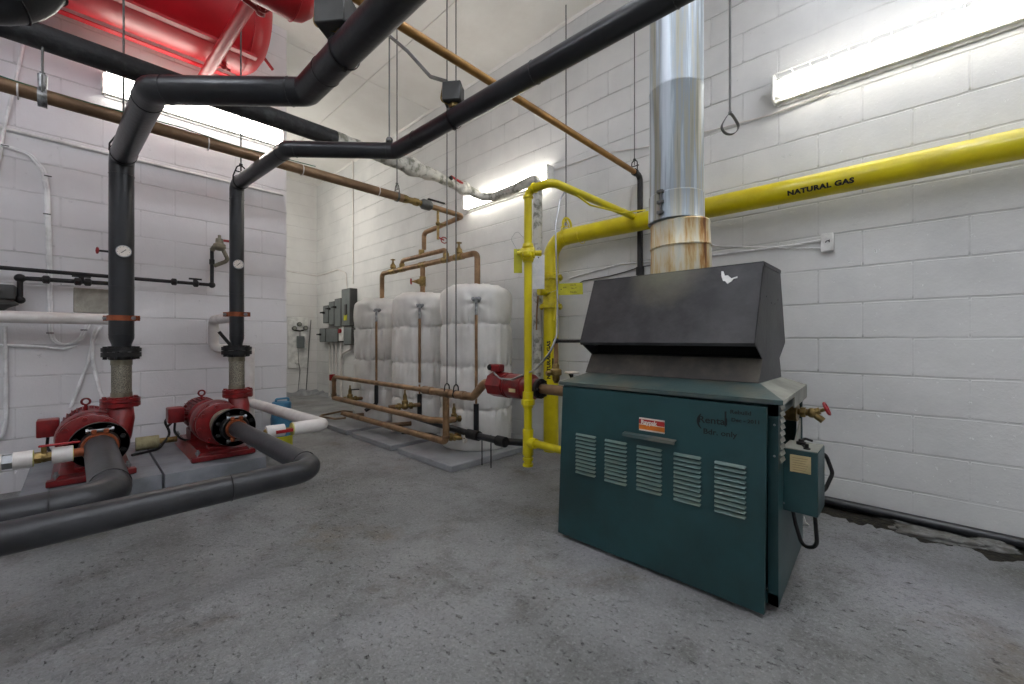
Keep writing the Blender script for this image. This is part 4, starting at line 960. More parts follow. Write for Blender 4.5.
suction('long grey black pipe from the right pump inlet, bending back in the foreground', PBx, 1.80, .046, -2.3, sz-.01, P(230, 490, y=1.8).x, .03)

# balancing branch on left suction pipe: white insulated sleeves, brass valve
vy = 2.79; vz = .448
def bxu(u, v=455): return P(u, v, y=vy).x
t = thing('valve_branch', 'white sleeved side branch with a brass valve, left of the left pump', 'valve', (bxu(40), vy, vz-.05))
MB().cyl((bxu(84), vy, vz), (bxu(73), vy, vz), .020).build('nipple', 'orange', t)
def sleeve(u0, u1, r, par, z=vz): 
    a, b = bxu(u0), bxu(u1); m_ = MB(); m_.cyl((a, vy, z), (b, vy, z), r, n=24); s_ = m_.build('sleeve', 'white', par)
    e = MB(); e.cyl((b-.002, vy, z), (b+.002, vy, z), r*.97, n=24); part(e.build('foam_end', 'foam', s_), 'yellow foam end'); return s_
sleeve(52, 73, .036, t); sleeve(13, 33, .037, t)
mb = MB(); mb.cyl((bxu(33), vy, vz), (bxu(53), vy, vz), .014); mb.hexnut((bxu(38), vy, vz), (1, 0, 0), .026, .02); mb.ball((bxu(44), vy, vz), .024); mb.cyl((bxu(44), vy, vz), (bxu(44), vy-.02, vz+.05), .009); mb.hexnut((bxu(49), vy, vz), (1, 0, 0), .022, .016)
vv = mb.build('ball_valve', 'brass', t)
MB().box((bxu(60), vy-.02, vz+.052), (.13, .02, .008), None, .003).build('lever', 'redwheel', vv)
mb = MB(); mb.hexnut((bxu(7), vy, vz), (1, 0, 0), .033, .035); mb.cyl((bxu(0), vy, vz), (bxu(12), vy, vz), .018); mb.build('union', 'steel', t)
mb = MB(); mb.cyl((bxu(2), vy, vz), (bxu(2)-1.6, vy, vz), .037, n=24); mb.build('sleeve', 'white', t)

# white make-up lines on the left wall
W = 'white insulated lines'
t = tag(MB().tube([(-2.5, 3.93, 1.11), (A0.x, 3.93, 1.11), (A0.x, ay+.055, 1.11)], .037, .06, 18).build('insulated_pipe', 'white'), 'white insulated pipe running level along the left wall to the thick black riser', 'pipe', W)
wy = 4.03; u_ = P(249, 380, y=wy-.02)
wp = thing('insulated_pipe', 'white insulated pipe dropping behind the right riser and looping out over the blue jug', 'pipe', (u_.x, wy, .25), W)
MB().tube([(B0.x, ay+.045, 1.13), (B0.x, wy, 1.13), (B0.x, wy, .90), (u_.x, wy, .90), (u_.x, wy, .30)], .036, .05, 18).build('pipe', 'white', wp)
MB().cyl((u_.x, wy, .22), (u_.x, wy, .90), .046, n=20).build('thick_sleeve', 'white', wp)
k1 = P(323, 424, z=.465)
MB().tube([(u_.x+.02, wy-.02, .44), (k1.x, k1.y, .462), (k1.x-.17, k1.y, .462)], .038, .03, 18).build('pipe', 'white', wp)
m_ = MB(); m_.cyl((k1.x-.176, k1.y, .462), (k1.x-.168, k1.y, .462), .036, n=20); part(m_.build('foam_end', 'foam', wp), 'yellow foam end')
k2 = P(262, 430, z=.462); yv = k1.y
mb = MB(); mb.cyl((PBx+.045, yv, .462), (k1.x-.16, yv, .462), .012); mb.ball((k1.x-.30, yv, .462), .022); mb.hexnut((k1.x-.22, yv, .462), (1, 0, 0), .026, .02); mb.hexnut((k1.x-.26, yv, .462), (1, 0, 0), .024, .02)
bv = mb.build('ball_valve', 'brass', wp)
MB().box((k1.x-.235, yv-.03, .462), (.12, .006, .02), None, .002).build('lever', 'redwheel', bv)
m_ = MB(); m_.cyl((k1.x-.275, yv, .465), (k1.x-.215, yv, .465), .033, n=20); m_.cyl((PBx+.05, yv, .462), (PBx+.09, yv, .462), .037, n=20); m_.build('sleeve', 'white', wp)
# clutter between the pumps: offcut of yellow insulated pipe and cables
q = P(136, 436, z=PT+.03); 
t = thing('pipe_offcut', 'short yellowish insulated pipe lying behind the left pump', 'pipe', (q.x, q.y, PT))
c = P(140, 430, y=3.75); MB().cyl((c.x-.02, 3.78, PT+.045), (c.x+.10, 3.78, PT+.045), .044, n=18).build('sleeve', 'foamold', t); MB().cyl((c.x+.10, 3.78, PT+.045), (c.x+.20, 3.78, PT+.045), .02).build('fitting', 'brass', t)
k = MB(); k.tube([(PAx+.16, 3.60, PT+.012), (PAx+.30, 3.68, PT+.010), (PAx+.38, 3.82, PT+.08), (PAx+.34, 3.86, PT+.19), (PAx+.42, 3.80, PT+.20), (PBx-.24, 3.66, PT+.16)], .008, .07, 8)
tag(k.build('loose_cable', 'iron'), 'black cable looped on the pad between the two pumps', 'cable')

# ================================================================== BLUE JUG
jx, jy = P(281.5, 420, y=3.93).x, 3.93
jug = thing('water_jug', 'blue plastic jug with yellow label, on the floor under the looping white pipe', 'jug', (jx, jy, 0))
MB().lathe([(0, .07), (.01, .082), (.10, .085), (.20, .082), (.21, .078), (.22, .083), (.30, .083), (.33, .076), (.35, .055), (.365, .05)], (jx, jy, 0), (0, 0, 1), 28).build('body', 'blue', jug)
MB().lathe([(.362, .05), (.37, .07), (.38, .076), (.425, .076), (.435, .07), (.44, .055)], (jx, jy, 0), (0, 0, 1), 24).build('cap', 'blue', jug)
MB().lathe_closed([(.055, .0855), (.055, .0862), (.15, .0862), (.15, .0855)], (jx, jy, 0), (0, 0, 1), 28).build('label', 'yellowtag', jug)
MB().tube([(jx-.05, jy-.02, .44), (jx-.05, jy-.02, .465), (jx+.05, jy-.02, .465), (jx+.05, jy-.02, .44)], .009, .02, 8).build('handle', 'blue', jug)

# ================================================================== LEFT WALL: gas train, patch plate, cables
gyw = WY-.10
g1a, g1b = P(0, 267.5, y=gyw), P(212, 285, y=gyw)
gl = thing('black_iron_pipe', 'upper of two thin black iron pipes along the left wall, ending at a brass valve', 'pipe', (g1b.x, gyw, g1b.z))
g1s = g1a+(g1a-g1b)*1.0
MB().tube([g1s, g1b, P(212, 248, y=gyw)], .013, .02, 10).build('pipe', 'iron', gl)
f = MB(); dd = (g1b-g1a).normalized()
for u in (171, 193):
    q = g1a.lerp(g1b, (P(u, 282, y=gyw).x-g1a.x)/(g1b.x-g1a.x)); f.lathe([(0, .016), (.006, .026), (.03, .026), (.036, .016)], q, dd, 8)
q = g1a.lerp(g1b, .90); f.cyl(q, q+V((0, 0, .03)), .014); f.box(q+V((0, 0, .035)), (.08, .02, .012)); f.ball(g1b, .024); q = P(212, 262, y=gyw); f.cyl(q+V((0,0,-.02)), q+V((0, 0, .02)), .018)
f.build_each('fitting', 'iron', gl)
q = P(219.5, 247, y=gyw-.03); f = MB(); f.ball(q, .045, (1, 1, .7)); f.lathe([(0, .03), (.03, .042), (.04, .042), (.05, .028), (.085, .025), (.09, .012), (.115, .01)], q+V((0, 0, -.02)), (0, 0, 1), 14); f.tube([q+V((-.03, 0, 0)), P(212, 250, y=gyw)], .018, 0, 8); f.tube([q+V((.02, 0, -.01)), q+V((.06, 0, -.10)), P(214, 266, y=gyw)], .015, .03, 8)
pv = f.build('pressure_valve', 'nickel', gl); MB().box(q+V((.05, -.03, .05)), (.06, .012, .018)).build('lever', 'redwheel', pv)
l2 = thing('black_iron_pipe', 'lower of two thin black iron pipes on the left wall, feeding the dark regulator box', 'pipe', (P(60, 281, y=gyw).x, gyw, P(60, 281, y=gyw).z))
a, b = P(20, 278, y=gyw), P(118, 284, y=gyw); zb_ = P(20, 300, y=gyw).z
MB().tube([b, a, (a.x, a.y, zb_), (a.x-.12, a.y, zb_)], .014, .03, 10).build('pipe', 'iron', l2)
f = MB(); f.ball(a, .026); f.ball((a.x, a.y, zb_), .024); d2 = (b-a).normalized()
for u in (42, 74, 84): 
    q = a.lerp(b, (P(u, 280, y=gyw).x-a.x)/(b.x-a.x)); f.lathe([(0, .016), (.006, .026), (.03, .026), (.036, .016)], q, d2, 8)
q = a.lerp(b, .60); f.cyl(q, q+V((0, 0, .03)), .014); f.box(q+V((0, 0, .035)), (.09, .02, .012)); f.build_each('fitting', 'iron', l2)
a0_, a1_ = P(-14, 284, y=gyw), P(16, 300, y=gyw); mb = MB(); mb.mm((a0_.x, gyw-.07, a1_.z), (a1_.x, gyw+.07, a0_.z), .01, 2); mb.m(0).mm((a0_.x+.04, gyw-.078, a1_.z+.03), (a1_.x-.05, gyw-.068, a1_.z+.06), .004)
mb.lathe([(0, .07), (.02, .09), (.03, .09), (.05, .05), (.07, .03)], ((a0_.x+a1_.x)/2-.02, gyw, a1_.z), (0, 0, -1), 20)
mb.build('regulator', 'greydk', l2)
a0_, a1_ = P(73.5, 287.5, y=WY), P(111, 313.5, y=WY)
tag(MB().mm((a0_.x, WY-.012, a1_.z), (a1_.x, WY, a0_.z), .003).build('cover_plate', mat('weathered plate', (168, 164, 152), .6, col2=(140, 136, 124), scale=14, bump=.3)), 'weathered grey square plate on the left wall beside the thick riser', 'plate')
# conduit line + cables on the left wall
a, b = P(0, 127.5, y=WY-.012), P(287, 196, y=WY-.012)
tag(MB().tube([a+(a-b)*.3, b+(a-b)*.02], .011, 0, 8).build('wall_conduit', 'whitepl'), 'white conduit running across the left wall under the brown pipe', 'conduit')
cw = WY-.016
def wc(pts, r=.006, y=None): return [P(u, v, y=(y or cw)) for u, v in pts]
cab_ = thing('wall_cable', 'pair of white cables arching down the left wall', 'cable', P(48, 240, y=cw))
for o, nm in ((0, 'cable'), (2.6, 'cable')):
    MB().tube(wc([(-12, 142), (8+o, 147), (28+o, 154), (42+o, 170), (45.5+o, 190), (47+o, 230), (48.5+o, 290), (48.8+o, 330), (52+o, 342), (66+o, 346), (80+o, 338), (88+o, 322)]), .008, .06, 8).build(nm, 'cable', cab_)
cl = MB()
for (u, v) in ((5, 145.5), (47, 214), (48, 176), (50, 333), (84, 330)): q = P(u, v, y=cw-.006); cl.box(q, (.035, .006, .008), None, .002)
cl.build_each('cable_clip', 'rodst', cab_)
tag(MB().tube(wc([(4, 326), (5, 345), (5.5, 380), (6, 420), (3, 434), (-8, 444)]), .010, .05, 8).build('wall_cable', 'cable'), 'single white cable hanging down at the left edge of the wall', 'cable')
tag(MB().tube(wc([(97, 326), (92, 340), (92.5, 362), (99, 388), (104, 402)]), .0105, .06, 8).build('wall_cable', 'cable'), 'white cable curving down beside the thick riser to the left pump', 'cable')
tag(MB().tube(wc([(101, 326), (93, 340), (88, 362), (77, 390), (70, 408)]), .009, .06, 8).build('wall_cable', 'cable'), 'white cable slanting down left to the left pump motor', 'cable')
tag(MB().tube(wc([(-6, 345), (20, 345.5), (45, 347), (62, 349), (76, 346)]), .0085, .05, 8).build('wall_cable', 'cable'), 'white cable running level on the left wall just below the white pipe', 'cable')
tag(MB().tube([P(26, 30, y=cw), P(18, 70, y=cw), P(6, 118, y=cw), P(-3, 170, y=cw)], .008, .1, 8).build('wall_cable', 'cable'), 'white cable crossing behind the brown pipe at the far upper left', 'cable')
# small valve on riser and handle on second riser
q = A0+V((-.0, 0, P(103, 251, y=ay).z)); mb = MB(); mb.cyl(q+V((-.05, 0, 0)), q+V((-.095, .0, 0)), .006); v_ = tag(mb.build('vent_valve', 'iron'), 'small vent valve with red wheel on the thick left riser', 'valve')
w = MB(); w.torus(q+V((-.10, 0, 0)), (1, .2, 0), .016, .004, 14, 5); w.ball(q+V((-.10, 0, 0)), .008); w.build('handwheel', 'redwheel', v_)
q = B0+V((-.04, -.02, .955)); tag(MB().tube([q+V((0, 0, -.02)), q+V((-.065, 0, .07))], .0105, 0, 8).build('valve_lever', 'iron'), 'short black lever sticking up beside the right riser flange', 'lever')

# ================================================================== SLABS, TANKS
TXS = (2.462, 2.49, 2.50); TXc = 2.475; TY = [2.81, 3.67, 4.54]; TR = .31
lab = ['nearest the boiler', 'in the middle of the row', 'farthest back, by the grey switch boxes']
for i, (y0, y1) in enumerate(((2.415, 3.16), (3.27, 4.02), (4.14, 4.90))):
    tag(MB().mm((1.875, y0, 0), (2.96, y1, .05), .006).build('tank_slab', 'slab'), 'low grey slab under the wrapped tank '+lab[i], 'slab', 'slabs under the wrapped tanks')
def tank(i):
    y = TY[i]; TXi = TXS[i]; c = V((TXi, y, 0)); t = thing('wrapped_tank', 'upright tank in quilted white insulation, '+lab[i], 'tank', (TXc, y, .042), 'white wrapped water tanks')
    tocam = math.atan2(-y, -TXi)-(0, .12, .2)[i]; mb = MB(); NS, NZ = 150, 130; z0, z1 = .045, 1.435; rings = []
    seams = [.385+.01*i, .745, 1.105-.005*i]
    lv = [z0]+seams+[z1]
    for k in range(NZ+1):
        z = z0+(z1-z0)*k/NZ
        j = max(q for q in range(4) if z >= lv[q]-1e-6); a, b = lv[j], lv[j+1]; f = (z-a)/(b-a); bul = (4*f*(1-f))**.42
        dseam = min(abs(z-s) for s in seams); ring = []
        for q in range(NS):
            th = 2*math.pi*q/NS; e = V((math.cos(th), math.sin(th), 0))
            pl = noise.noise(V((e.x*7+i*9, e.y*7, j*3.1+z*1.2))); pl2 = noise.noise(V((e.x*16, e.y*16+i*5, z*2.5)))
            r_ = TR*.93+.030*bul + (.034*pl+.022*pl2)*math.exp(-dseam/.09)*(1 if dseam > .012 else .5)+.010*noise.noise(V((e.x*3, e.y*3+i, z*4)))
            # pulls radiating from the valve opening
            dth = (th-tocam+math.pi) % (2*math.pi)-math.pi; dzz = z-1.28; rad = math.hypot(dth*TR, dzz)
            if rad < .32: r_ += .013*math.sin(math.atan2(dzz, dth*TR)*5+i)*math.exp(-rad/.12)-.02*math.exp(-(rad/.03)**2)
            if z > z1-.07: r_ -= .05*((z-(z1-.07))/.07)**2.2
            ring.append(mb.bm.verts.new(c+e*r_+V((0, 0, z))))
        rings.append(ring)
    for rr_, zz in ((.22, .012), (.12, .018), (.03, .02)):
        ring = []
        for q in range(NS):
            th = 2*math.pi*q/NS; e = V((math.cos(th), math.sin(th), 0)); ring.append(mb.bm.verts.new(c+e*rr_+V((0, 0, z1+zz+.012*noise.noise(e*4*rr_*6)))))
        rings.append(ring)
    mb.skin(rings); mb.build('quilted_jacket', 'blanket', t, sharp=60)
    s = MB()
    ofs = V((math.cos(tocam), math.sin(tocam), 0)); 
    zt = 1.305; p = c+ofs*(TR*.97)+V((0, 0, zt-.0)); sd = V((-ofs.y, ofs.x, 0))
    s = MB(); s.ball(p+sd*.02, .026); s.ball(p-sd*.025, .022); s.cyl(p-ofs*.06, p+ofs*.03, .018); s.build('relief_valve', 'steel', t)
    s = MB(); pe = p+ofs*.035; s.tube([pe, pe+V((0, 0, -.13))], .012, 0, 10); part(s.build('taped_nipple', 'tape', t), 'foil taped nipple')
    return pe, ofs
tops = []
for i in range(3):
    pe, ofs = tank(i); tops.append((pe, ofs))
for i, (pe, ofs) in enumerate(tops):
    zc1 = [.66, .66, .66][i]
    t = thing('relief_drain', ['copper and black drain pipe down the front of the nearest wrapped tank', 'copper and black drain pipe down the front of the middle wrapped tank', 'copper and black drain pipe with a kink, on the farthest wrapped tank'][i], 'pipe', (pe.x, pe.y, .25), 'relief drains on the wrapped tanks')
    o = ofs*.012
    MB().cyl(pe+V((0, 0, -.13)), V((pe.x, pe.y, [.53, .56, .47][i])), .0125, n=10).build('copper_pipe', 'copper', t)
    if i == 2: MB().tube([V((pe.x, pe.y, .47)), V((pe.x, pe.y, .26)), V((pe.x-.10, pe.y+.06, .19))], .021, .04, 12).build('black_pipe', 'black', t)
    else: MB().cyl(V((pe.x, pe.y, [.45, .45][i])), V((pe.x, pe.y, [.18, .21][i])), .022, n=12).build('black_pipe', 'black', t)
    if i < 2: MB().cyl(V((pe.x, pe.y, .44)), V((pe.x, pe.y, .54)), .009).build('copper_pipe', 'copper', t)

# ------------------------------------------------------------------ headers over the tanks
hz1 = P(470, 253, x=TXc).z; hz1 = (hz1+P(390, 273, x=TXc).z)/2
hd = thing('tank_header', 'brass coloured header pipes joining the tops of the three wrapped tanks', 'pipe', (TXc, TY[1], 1.46))
mb = MB(); mb.tube([(TXc, TY[0], 1.40), (TXc, TY[0], hz1), (TXc, TY[2]-.03, hz1), (TXc, TY[2]-.03, 1.40)], .027, .05, 14); mb.cyl((TXc, TY[1], 1.40), (TXc, TY[1], hz1), .026)
mb.build('lower_header', 'copper', hd)
ua, ub = P(446, 248, x=TXc), P(402, 262, x=TXc); hz2 = (ua.z+ub.z)/2
mb = MB(); mb.tube([(TXc, ua.y, hz1), (TXc, ua.y, hz2), (TXc, ub.y, hz2), (TXc, ub.y, hz1)], .023, .04, 14); mb.build('upper_header', 'copper', hd)
mb = MB()
for y in (ua.y, ub.y): mb.cyl((TXc, y, hz1+.02), (TXc, y, hz1+.06), .03); mb.cyl((TXc, y-.05, hz1), (TXc, y+.05, hz1), .031)
mb.cyl((TXc, bd.y, hz2-.0), (TXc, bd.y, hz2+.06), .03)
for y in (TY[1],): mb.cyl((TXc, y-.05, hz1), (TXc, y+.05, hz1), .032)
mb.build_each('fitting', 'brass', hd)
for y, s in ((P(393, 270, x=TXc).y, 1), (P(459, 254, x=TXc).y, 1)):
    v_ = MB(); v_.lathe([(0, .028), (.03, .024), (.04, .034), (.07, .03), (.09, .014), (.13, .007), (.14, .007)], (TXc, y, hz1), (0, 0, 1), 12); v_.cyl((TXc, y-.06, hz1), (TXc, y+.06, hz1), .032); g = v_.build('gate_valve', 'brass', hd)
    w = MB(); w.torus((TXc, y, hz1+.13), (0, 0, 1), .025, .004, 14, 5); w.cyl((TXc-.025, y, hz1+.13), (TXc+.025, y, hz1+.13), .003, n=6); w.build('handwheel', 'brass', g)
v_ = MB(); zv = 1.58; v_.lathe([(0, .03), (.03, .034), (.06, .022), (.10, .008), (.12, .008)], (TXc, TY[1], zv), (-.7, .7, 0), 12); v_.cyl((TXc, TY[1], zv-.05), (TXc, TY[1], zv+.05), .033); g = v_.build('gate_valve', 'brass', hd)
w = MB(); q = V((TXc-.085, TY[1]+.085, zv)); w.torus(q, (-.7, .7, 0), .03, .004, 16, 5); w.cyl(q+V((0, 0, -.03)), q+V((0, 0, .03)), .003, n=6); part(w.build('handwheel', 'redwheel', g), 'dull red handwheel')

# ------------------------------------------------------------------ copper loop in front of the tanks
LX = 1.98
def lp(u, v): return P(u, v, x=LX)
zt_, zm_, zb2 = .556, .318, .174; yn = lp(446, 420).y; yf = lp(334, 400).y
lo_ = thing('copper_loop', 'three level copper pipes running in front of the wrapped tanks to the red circulator', 'pipe', (LX, 3.4, .1))
yp = lp(487, 385).y; zp = .668
mb = MB(); mb.tube([(LX, yf, zm_), (LX, yf, zt_), (LX, lp(428, 390).y, zt_)], .022, .035, 14)
mb.tube([(LX, lp(429, 390).y, zt_), (LX, lp(473, 399).y, zt_), (LX, lp(485, 385).y, zp), (LX, 2.12, zp)], .030, .04, 14); mb.build('top_pipe', 'copper', lo_)
mb = MB(); mb.tube([(LX, yf, zm_), (LX, lp(405, 415).y, zm_), (LX, lp(430, 421).y, zm_), (LX+.06, lp(436, 421).y-.05, zm_), (LX+.13, lp(436, 421).y-.075, zm_+.01)], .026, .05, 14); mb.build('middle_pipe', 'copper', lo_)
mb = MB(); mb.tube([(LX, lp(345, 417).y, zb2), (LX, yn, zb2), (LX, yn, zt_-.02)], .027, .04, 14); mb.build('bottom_pipe', 'copper', lo_)
mb = MB(); mb.cyl((LX, yf, zt_-.05), (LX, yf, zt_-.02), .026); mb.cyl((LX, yf, zm_+.01), (LX, yf, zm_+.05), .028); mb.cyl((LX, lp(424, 389).y, zt_), (LX, lp(432, 390).y, zt_), .034); mb.cyl((LX, yn+.06, zt_), (LX, yn-.06, zt_), .034); mb.cyl((LX, yn, zb2+.03), (LX, yn, zb2+.05), .031); mb.cyl((LX, lp(462, 398).y, zt_), (LX, lp(465, 398).y, zt_), .034)
mb.build_each('fitting', 'copperdk', lo_)
mb = MB(); q = V((LX-.0, yf+.02, zt_-.01)); mb.box(q+V((0, .03, 0)), (.06, .03, .07), None, .006); mb.build('end_cap', 'redwheel', lo_)
# horizontal stubs to each tank with gate valves
def gv(par, c, d, s=1.0, wheel=True, up=(0, 0, 1)):
    c = V(c); d = V(d).normalized(); b = MB()
    b.cyl(c-d*.10*s, c+d*.10*s, .020*s); b.hexnut(c-d*.06*s, d, .036*s, .025*s); b.hexnut(c+d*.06*s, d, .036*s, .025*s); b.ball(c, .038*s)
    up = V(up); b.lathe([(.0, .03*s), (.05*s, .032*s), (.06*s, .02*s), (.10*s, .02*s), (.13*s, .009*s), (.16*s, .008*s)], c, up, 12); g = b.build('gate_valve', 'brass', par)
    if wheel:
        w = MB(); q = c+up.normalized()*.16*s; w.torus(q, up, .034*s, .005*s, 18, 6); X, Y = w.frame(up)
        for e in (X, -X, Y, -Y): w.cyl(q, q+e*.034*s, .003, n=6)
        part(w.build('handwheel', 'stwhite', g), 'pale handwheel')
    return g
for (u, v, x) in ((350, 399, 2.08), (405, 406, 2.12)): 
    q = P(u, v, x=x); gv(lo_, q, (.9, -.25, 0), .95, wheel=False); MB().tube([(LX, q.y+.05, q.z), (q.x+.14, q.y-.04, q.z)], .02, 0, 10).build('stub', 'copperdk', lo_)
MB().box(P(355, 389.5, x=2.08), (.09, .02, .010)).build('lever', 'iron', lo_)
for (u, v, x) in ((350, 416, 2.06), (396, 425, 2.08)):
    q = P(u, v, x=x); MB().tube([(LX, q.y+.05, zb2+.0), (q.x+.02, q.y, q.z), (q.x+.14, q.y-.04, q.z)], .022, .03, 10).build('stub', 'copperdk', lo_)
q = P(394, 426, x=2.16); gv(lo_, q, (.95, -.2, 0), .8, up=(-.5, -.8, .0)); q = P(451, 437, x=2.06); gv(lo_, q, (.95, -.2, 0), .85, up=(.25, -.9, .0)); q = P(454, 419, x=2.12); gv(lo_, q, (.95, -.2, 0), .8, wheel=False)
q0 = lp(345, 417); q1 = lp(318, 416); 
tag(MB().tube([q0+V((0, 0, -.01)), lp(335, 419), q1, P(343, 411, x=2.15), P(352, 412, x=2.3)], .012, .02, 8).build('copper_loop_end', 'copperdk'), 'thin copper pipe bent in a flat loop at the far end of the tank slabs', 'pipe')
# hanger rods down to the copper loop
for u, nm in ((447, 'left of two long rods from the ceiling to the copper pipe by the tanks'), (456, 'right of two long rods from the ceiling to the copper pipe by the tanks')):
    q = lp(u, 392); t = thing('hanger_rod', nm, 'hanger rod', (LX, q.y, zt_), 'long rods over the copper loop')
    MB().cyl((LX, q.y, zt_+.07), (LX, q.y, CZ), .0048, n=8).build('rod', 'rodst', t)
    mb = MB(); mb.tube([(LX-.028, q.y, zt_+.0), (LX-.02, q.y, zt_+.06), (LX, q.y, zt_+.08), (LX+.02, q.y, zt_+.06), (LX+.028, q.y, zt_)], .005, .01, 6); mb.band((LX, q.y, zt_), (0, 1, 0), .031, .012, .002, 20); mb.build('clevis', 'iron', t)

# ------------------------------------------------------------------ red circulator between loop and boiler
cyc0, cyc1 = lp(487, 385).y, 2.0
zc = zp-.0; t = thing('circulator', 'red inline circulator pump between the copper pipe and the boiler', 'pump', (LX, 2.2, zc-.1))
mb = MB(); yA, yB = P(488, 385, x=LX-.05).y, P(503, 385, x=LX-.05).y
mb.lathe([(0, .075), (.004, .085), (yA-yB-.004, .085), (yA-yB, .078)], (LX, yA, zc), (0, -1, 0), 8); mb.build('end_bell', 'red', t)
mb = MB(); mb.lathe([(0, .074), (.01, .08), (.16, .08), (.19, .07), (.20, .06)], (LX, yB, zc), (0, -1, 0), 26)
for k in (.02, .16): mb.torus((LX, yB-k, zc), (0, 1, 0), .079, .005, 26, 6)
mb.build('motor', 'red', t)
MB().lathe([(0, .085), (.03, .085), (.05, .06), (.10, .055)], (LX, yB-.18, zc), (0, -1, 0), 26).build('volute', 'red', t)
mb = MB(); mb.box((LX-.01, yA-.05, zc+.112), (.055, .09, .05), None, .006); mb.m(1).ball((LX-.03, yA+.0, zc+.115), .022); mb.build('terminal_box', ['red', 'iron'], t)
pp = P(512, 390.5, x=LX-.083); mb = MB(); mb.box(pp, (.003, .055, .022)); part(mb.build('name_plate', 'paper', t), 'small pale name plate')
yfl = P(540, 390, x=LX).y
mb = MB(); mb.cyl((LX, yfl+.045, zc), (LX, yfl+.02, zc), .056, n=24); mb.cyl((LX, yfl+.01, zc), (LX, yfl-.012, zc), .062, n=24); mb.cyl((LX, yB-.30, zc), (LX, yfl, zc), .03)
for k in range(6):
    a = k*math.pi/3; mb.hexnut((LX+.047*math.cos(a), yfl+.012, zc+.047*math.sin(a)), (0, 1, 0), .010, .08)
mb.build('flange', 'iron', t)
MB().cyl((LX, yfl, zc-.0), (LX, by1-.0, zc), .031, n=18).build('boiler_nipple', 'copperdk', t)
mb = MB(); mb.tube([P(494, 373, x=LX-.05), P(500, 378.5, x=LX-.06), P(512, 379.5, x=LX-.10), P(535, 370, x=LX-.15), P(550, 353, x=LX-.15), P(557, 335, x=LX-.1), P(557.5, 300, x=2.1), P(556, 250, x=2.3), P(555.5, 225, x=2.35), P(560, 200, x=2.4), P(566, 190, x=2.42)], .0065, .08, 8)
tag(mb.build('flexible_conduit', 'steel'), 'thin grey flexible conduit looping from the circulator up to the yellow gas riser', 'cable')
# relief riser left of the hood
q = P(556, 387, x=2.08); t = thing('relief_pipe', 'copper riser with brass valve between the gas main and the boiler hood', 'pipe', (q.x, q.y, zc))
top = P(556, 341, x=2.08); mb = MB(); mb.tube([V((q.x, q.y, zc+.03)), V((q.x, q.y, top.z))], .014, 0, 10); mb.build('riser', 'copper', t)
mb = MB(); c = V((q.x, q.y, 0)); zv = P(556, 373, x=2.08).z; mb.lathe([(0, .014), (.02, .024), (.04, .024), (.05, .036), (.08, .036), (.09, .022), (.11, .022), (.12, .014)], c+V((0, 0, zv-.06)), (0, 0, 1), 14); mb.cyl(c+V((0, 0, zv)), c+V((-.06, .03, zv)), .014); mb.build('valve', 'brass', t)
mb = MB(); mb.ball(c+V((0, 0, top.z)), .02); mb.cyl(c+V((0, 0, top.z)), (2.08, by1-.03, top.z), .010); part(mb.build('gauge_arm', 'iron', t), 'short black arm reaching behind the hood')
q = P(572, 374, x=2.3); mb = MB(); mb.cyl(q, q+V((0, 0, -.08)), .01); mb.cyl(q+V((0, 0, -.03)), q+V((-.03, .0, .01)), .009)
v_ = tag(mb.build('spigot', 'iron'), 'small black spigot behind the left edge of the boiler lid', 'valve'); w = MB(); w.torus(q+V((0, 0, .01)), (0, 0, 1), .045, .007, 18, 6); w.cyl(q+V((-.04, 0, .01)), q+V((.04, 0, .01)), .004, n=6); part(w.build('handwheel', 'stwhite', v_), 'pale wheel')

# ------------------------------------------------------------------ black drain line: past the tanks, then along the right wall
d0 = P(405, 414, x=2.13); d1 = P(474, 435, x=2.13); d2 = P(500, 441, x=2.13)
t = thing('drain_pipe', 'long black drain pipe behind the copper loop and along the foot of the right wall', 'pipe', (2.3, 2.6, .06))
MB().tube([d0, d1, d2, P(528, 443, x=2.32), P(556, 449, x=2.62), (2.978, 1.3, .05), (2.978, -1.5, .036)], .026, .10, 16).build('pipe', 'black', t)
mb = MB(); mb.cyl(d1+(d1-d2)*.25, d1+(d2-d1)*.2, .038); mb.cyl(d2+(d1-d2)*.1, d2+(d1-d2)*-.2, .038); mb.build_each('fitting', 'iron', t)
for u, nm in ((482, 'left of two short threaded stakes holding the black drain pipe'), (491, 'right of two short threaded stakes holding the black drain pipe')):
    q = P(u, 438, x=2.16); tag(MB().cyl((q.x, q.y, .0), (q.x, q.y, .25), .0045, n=8).build('pipe_stake', 'iron'), nm, 'stake', 'stakes at the drain pipe')
tag(MB().tube([P(402, 433, z=.06), P(432, 434, z=.06), P(451, 442, z=.052), P(480, 448, z=.056), P(505, 446, z=.056)], .013, .1, 8).build('floor_hose', 'blackrub'), 'thin black hose lying on the nearest tank slab', 'hose')
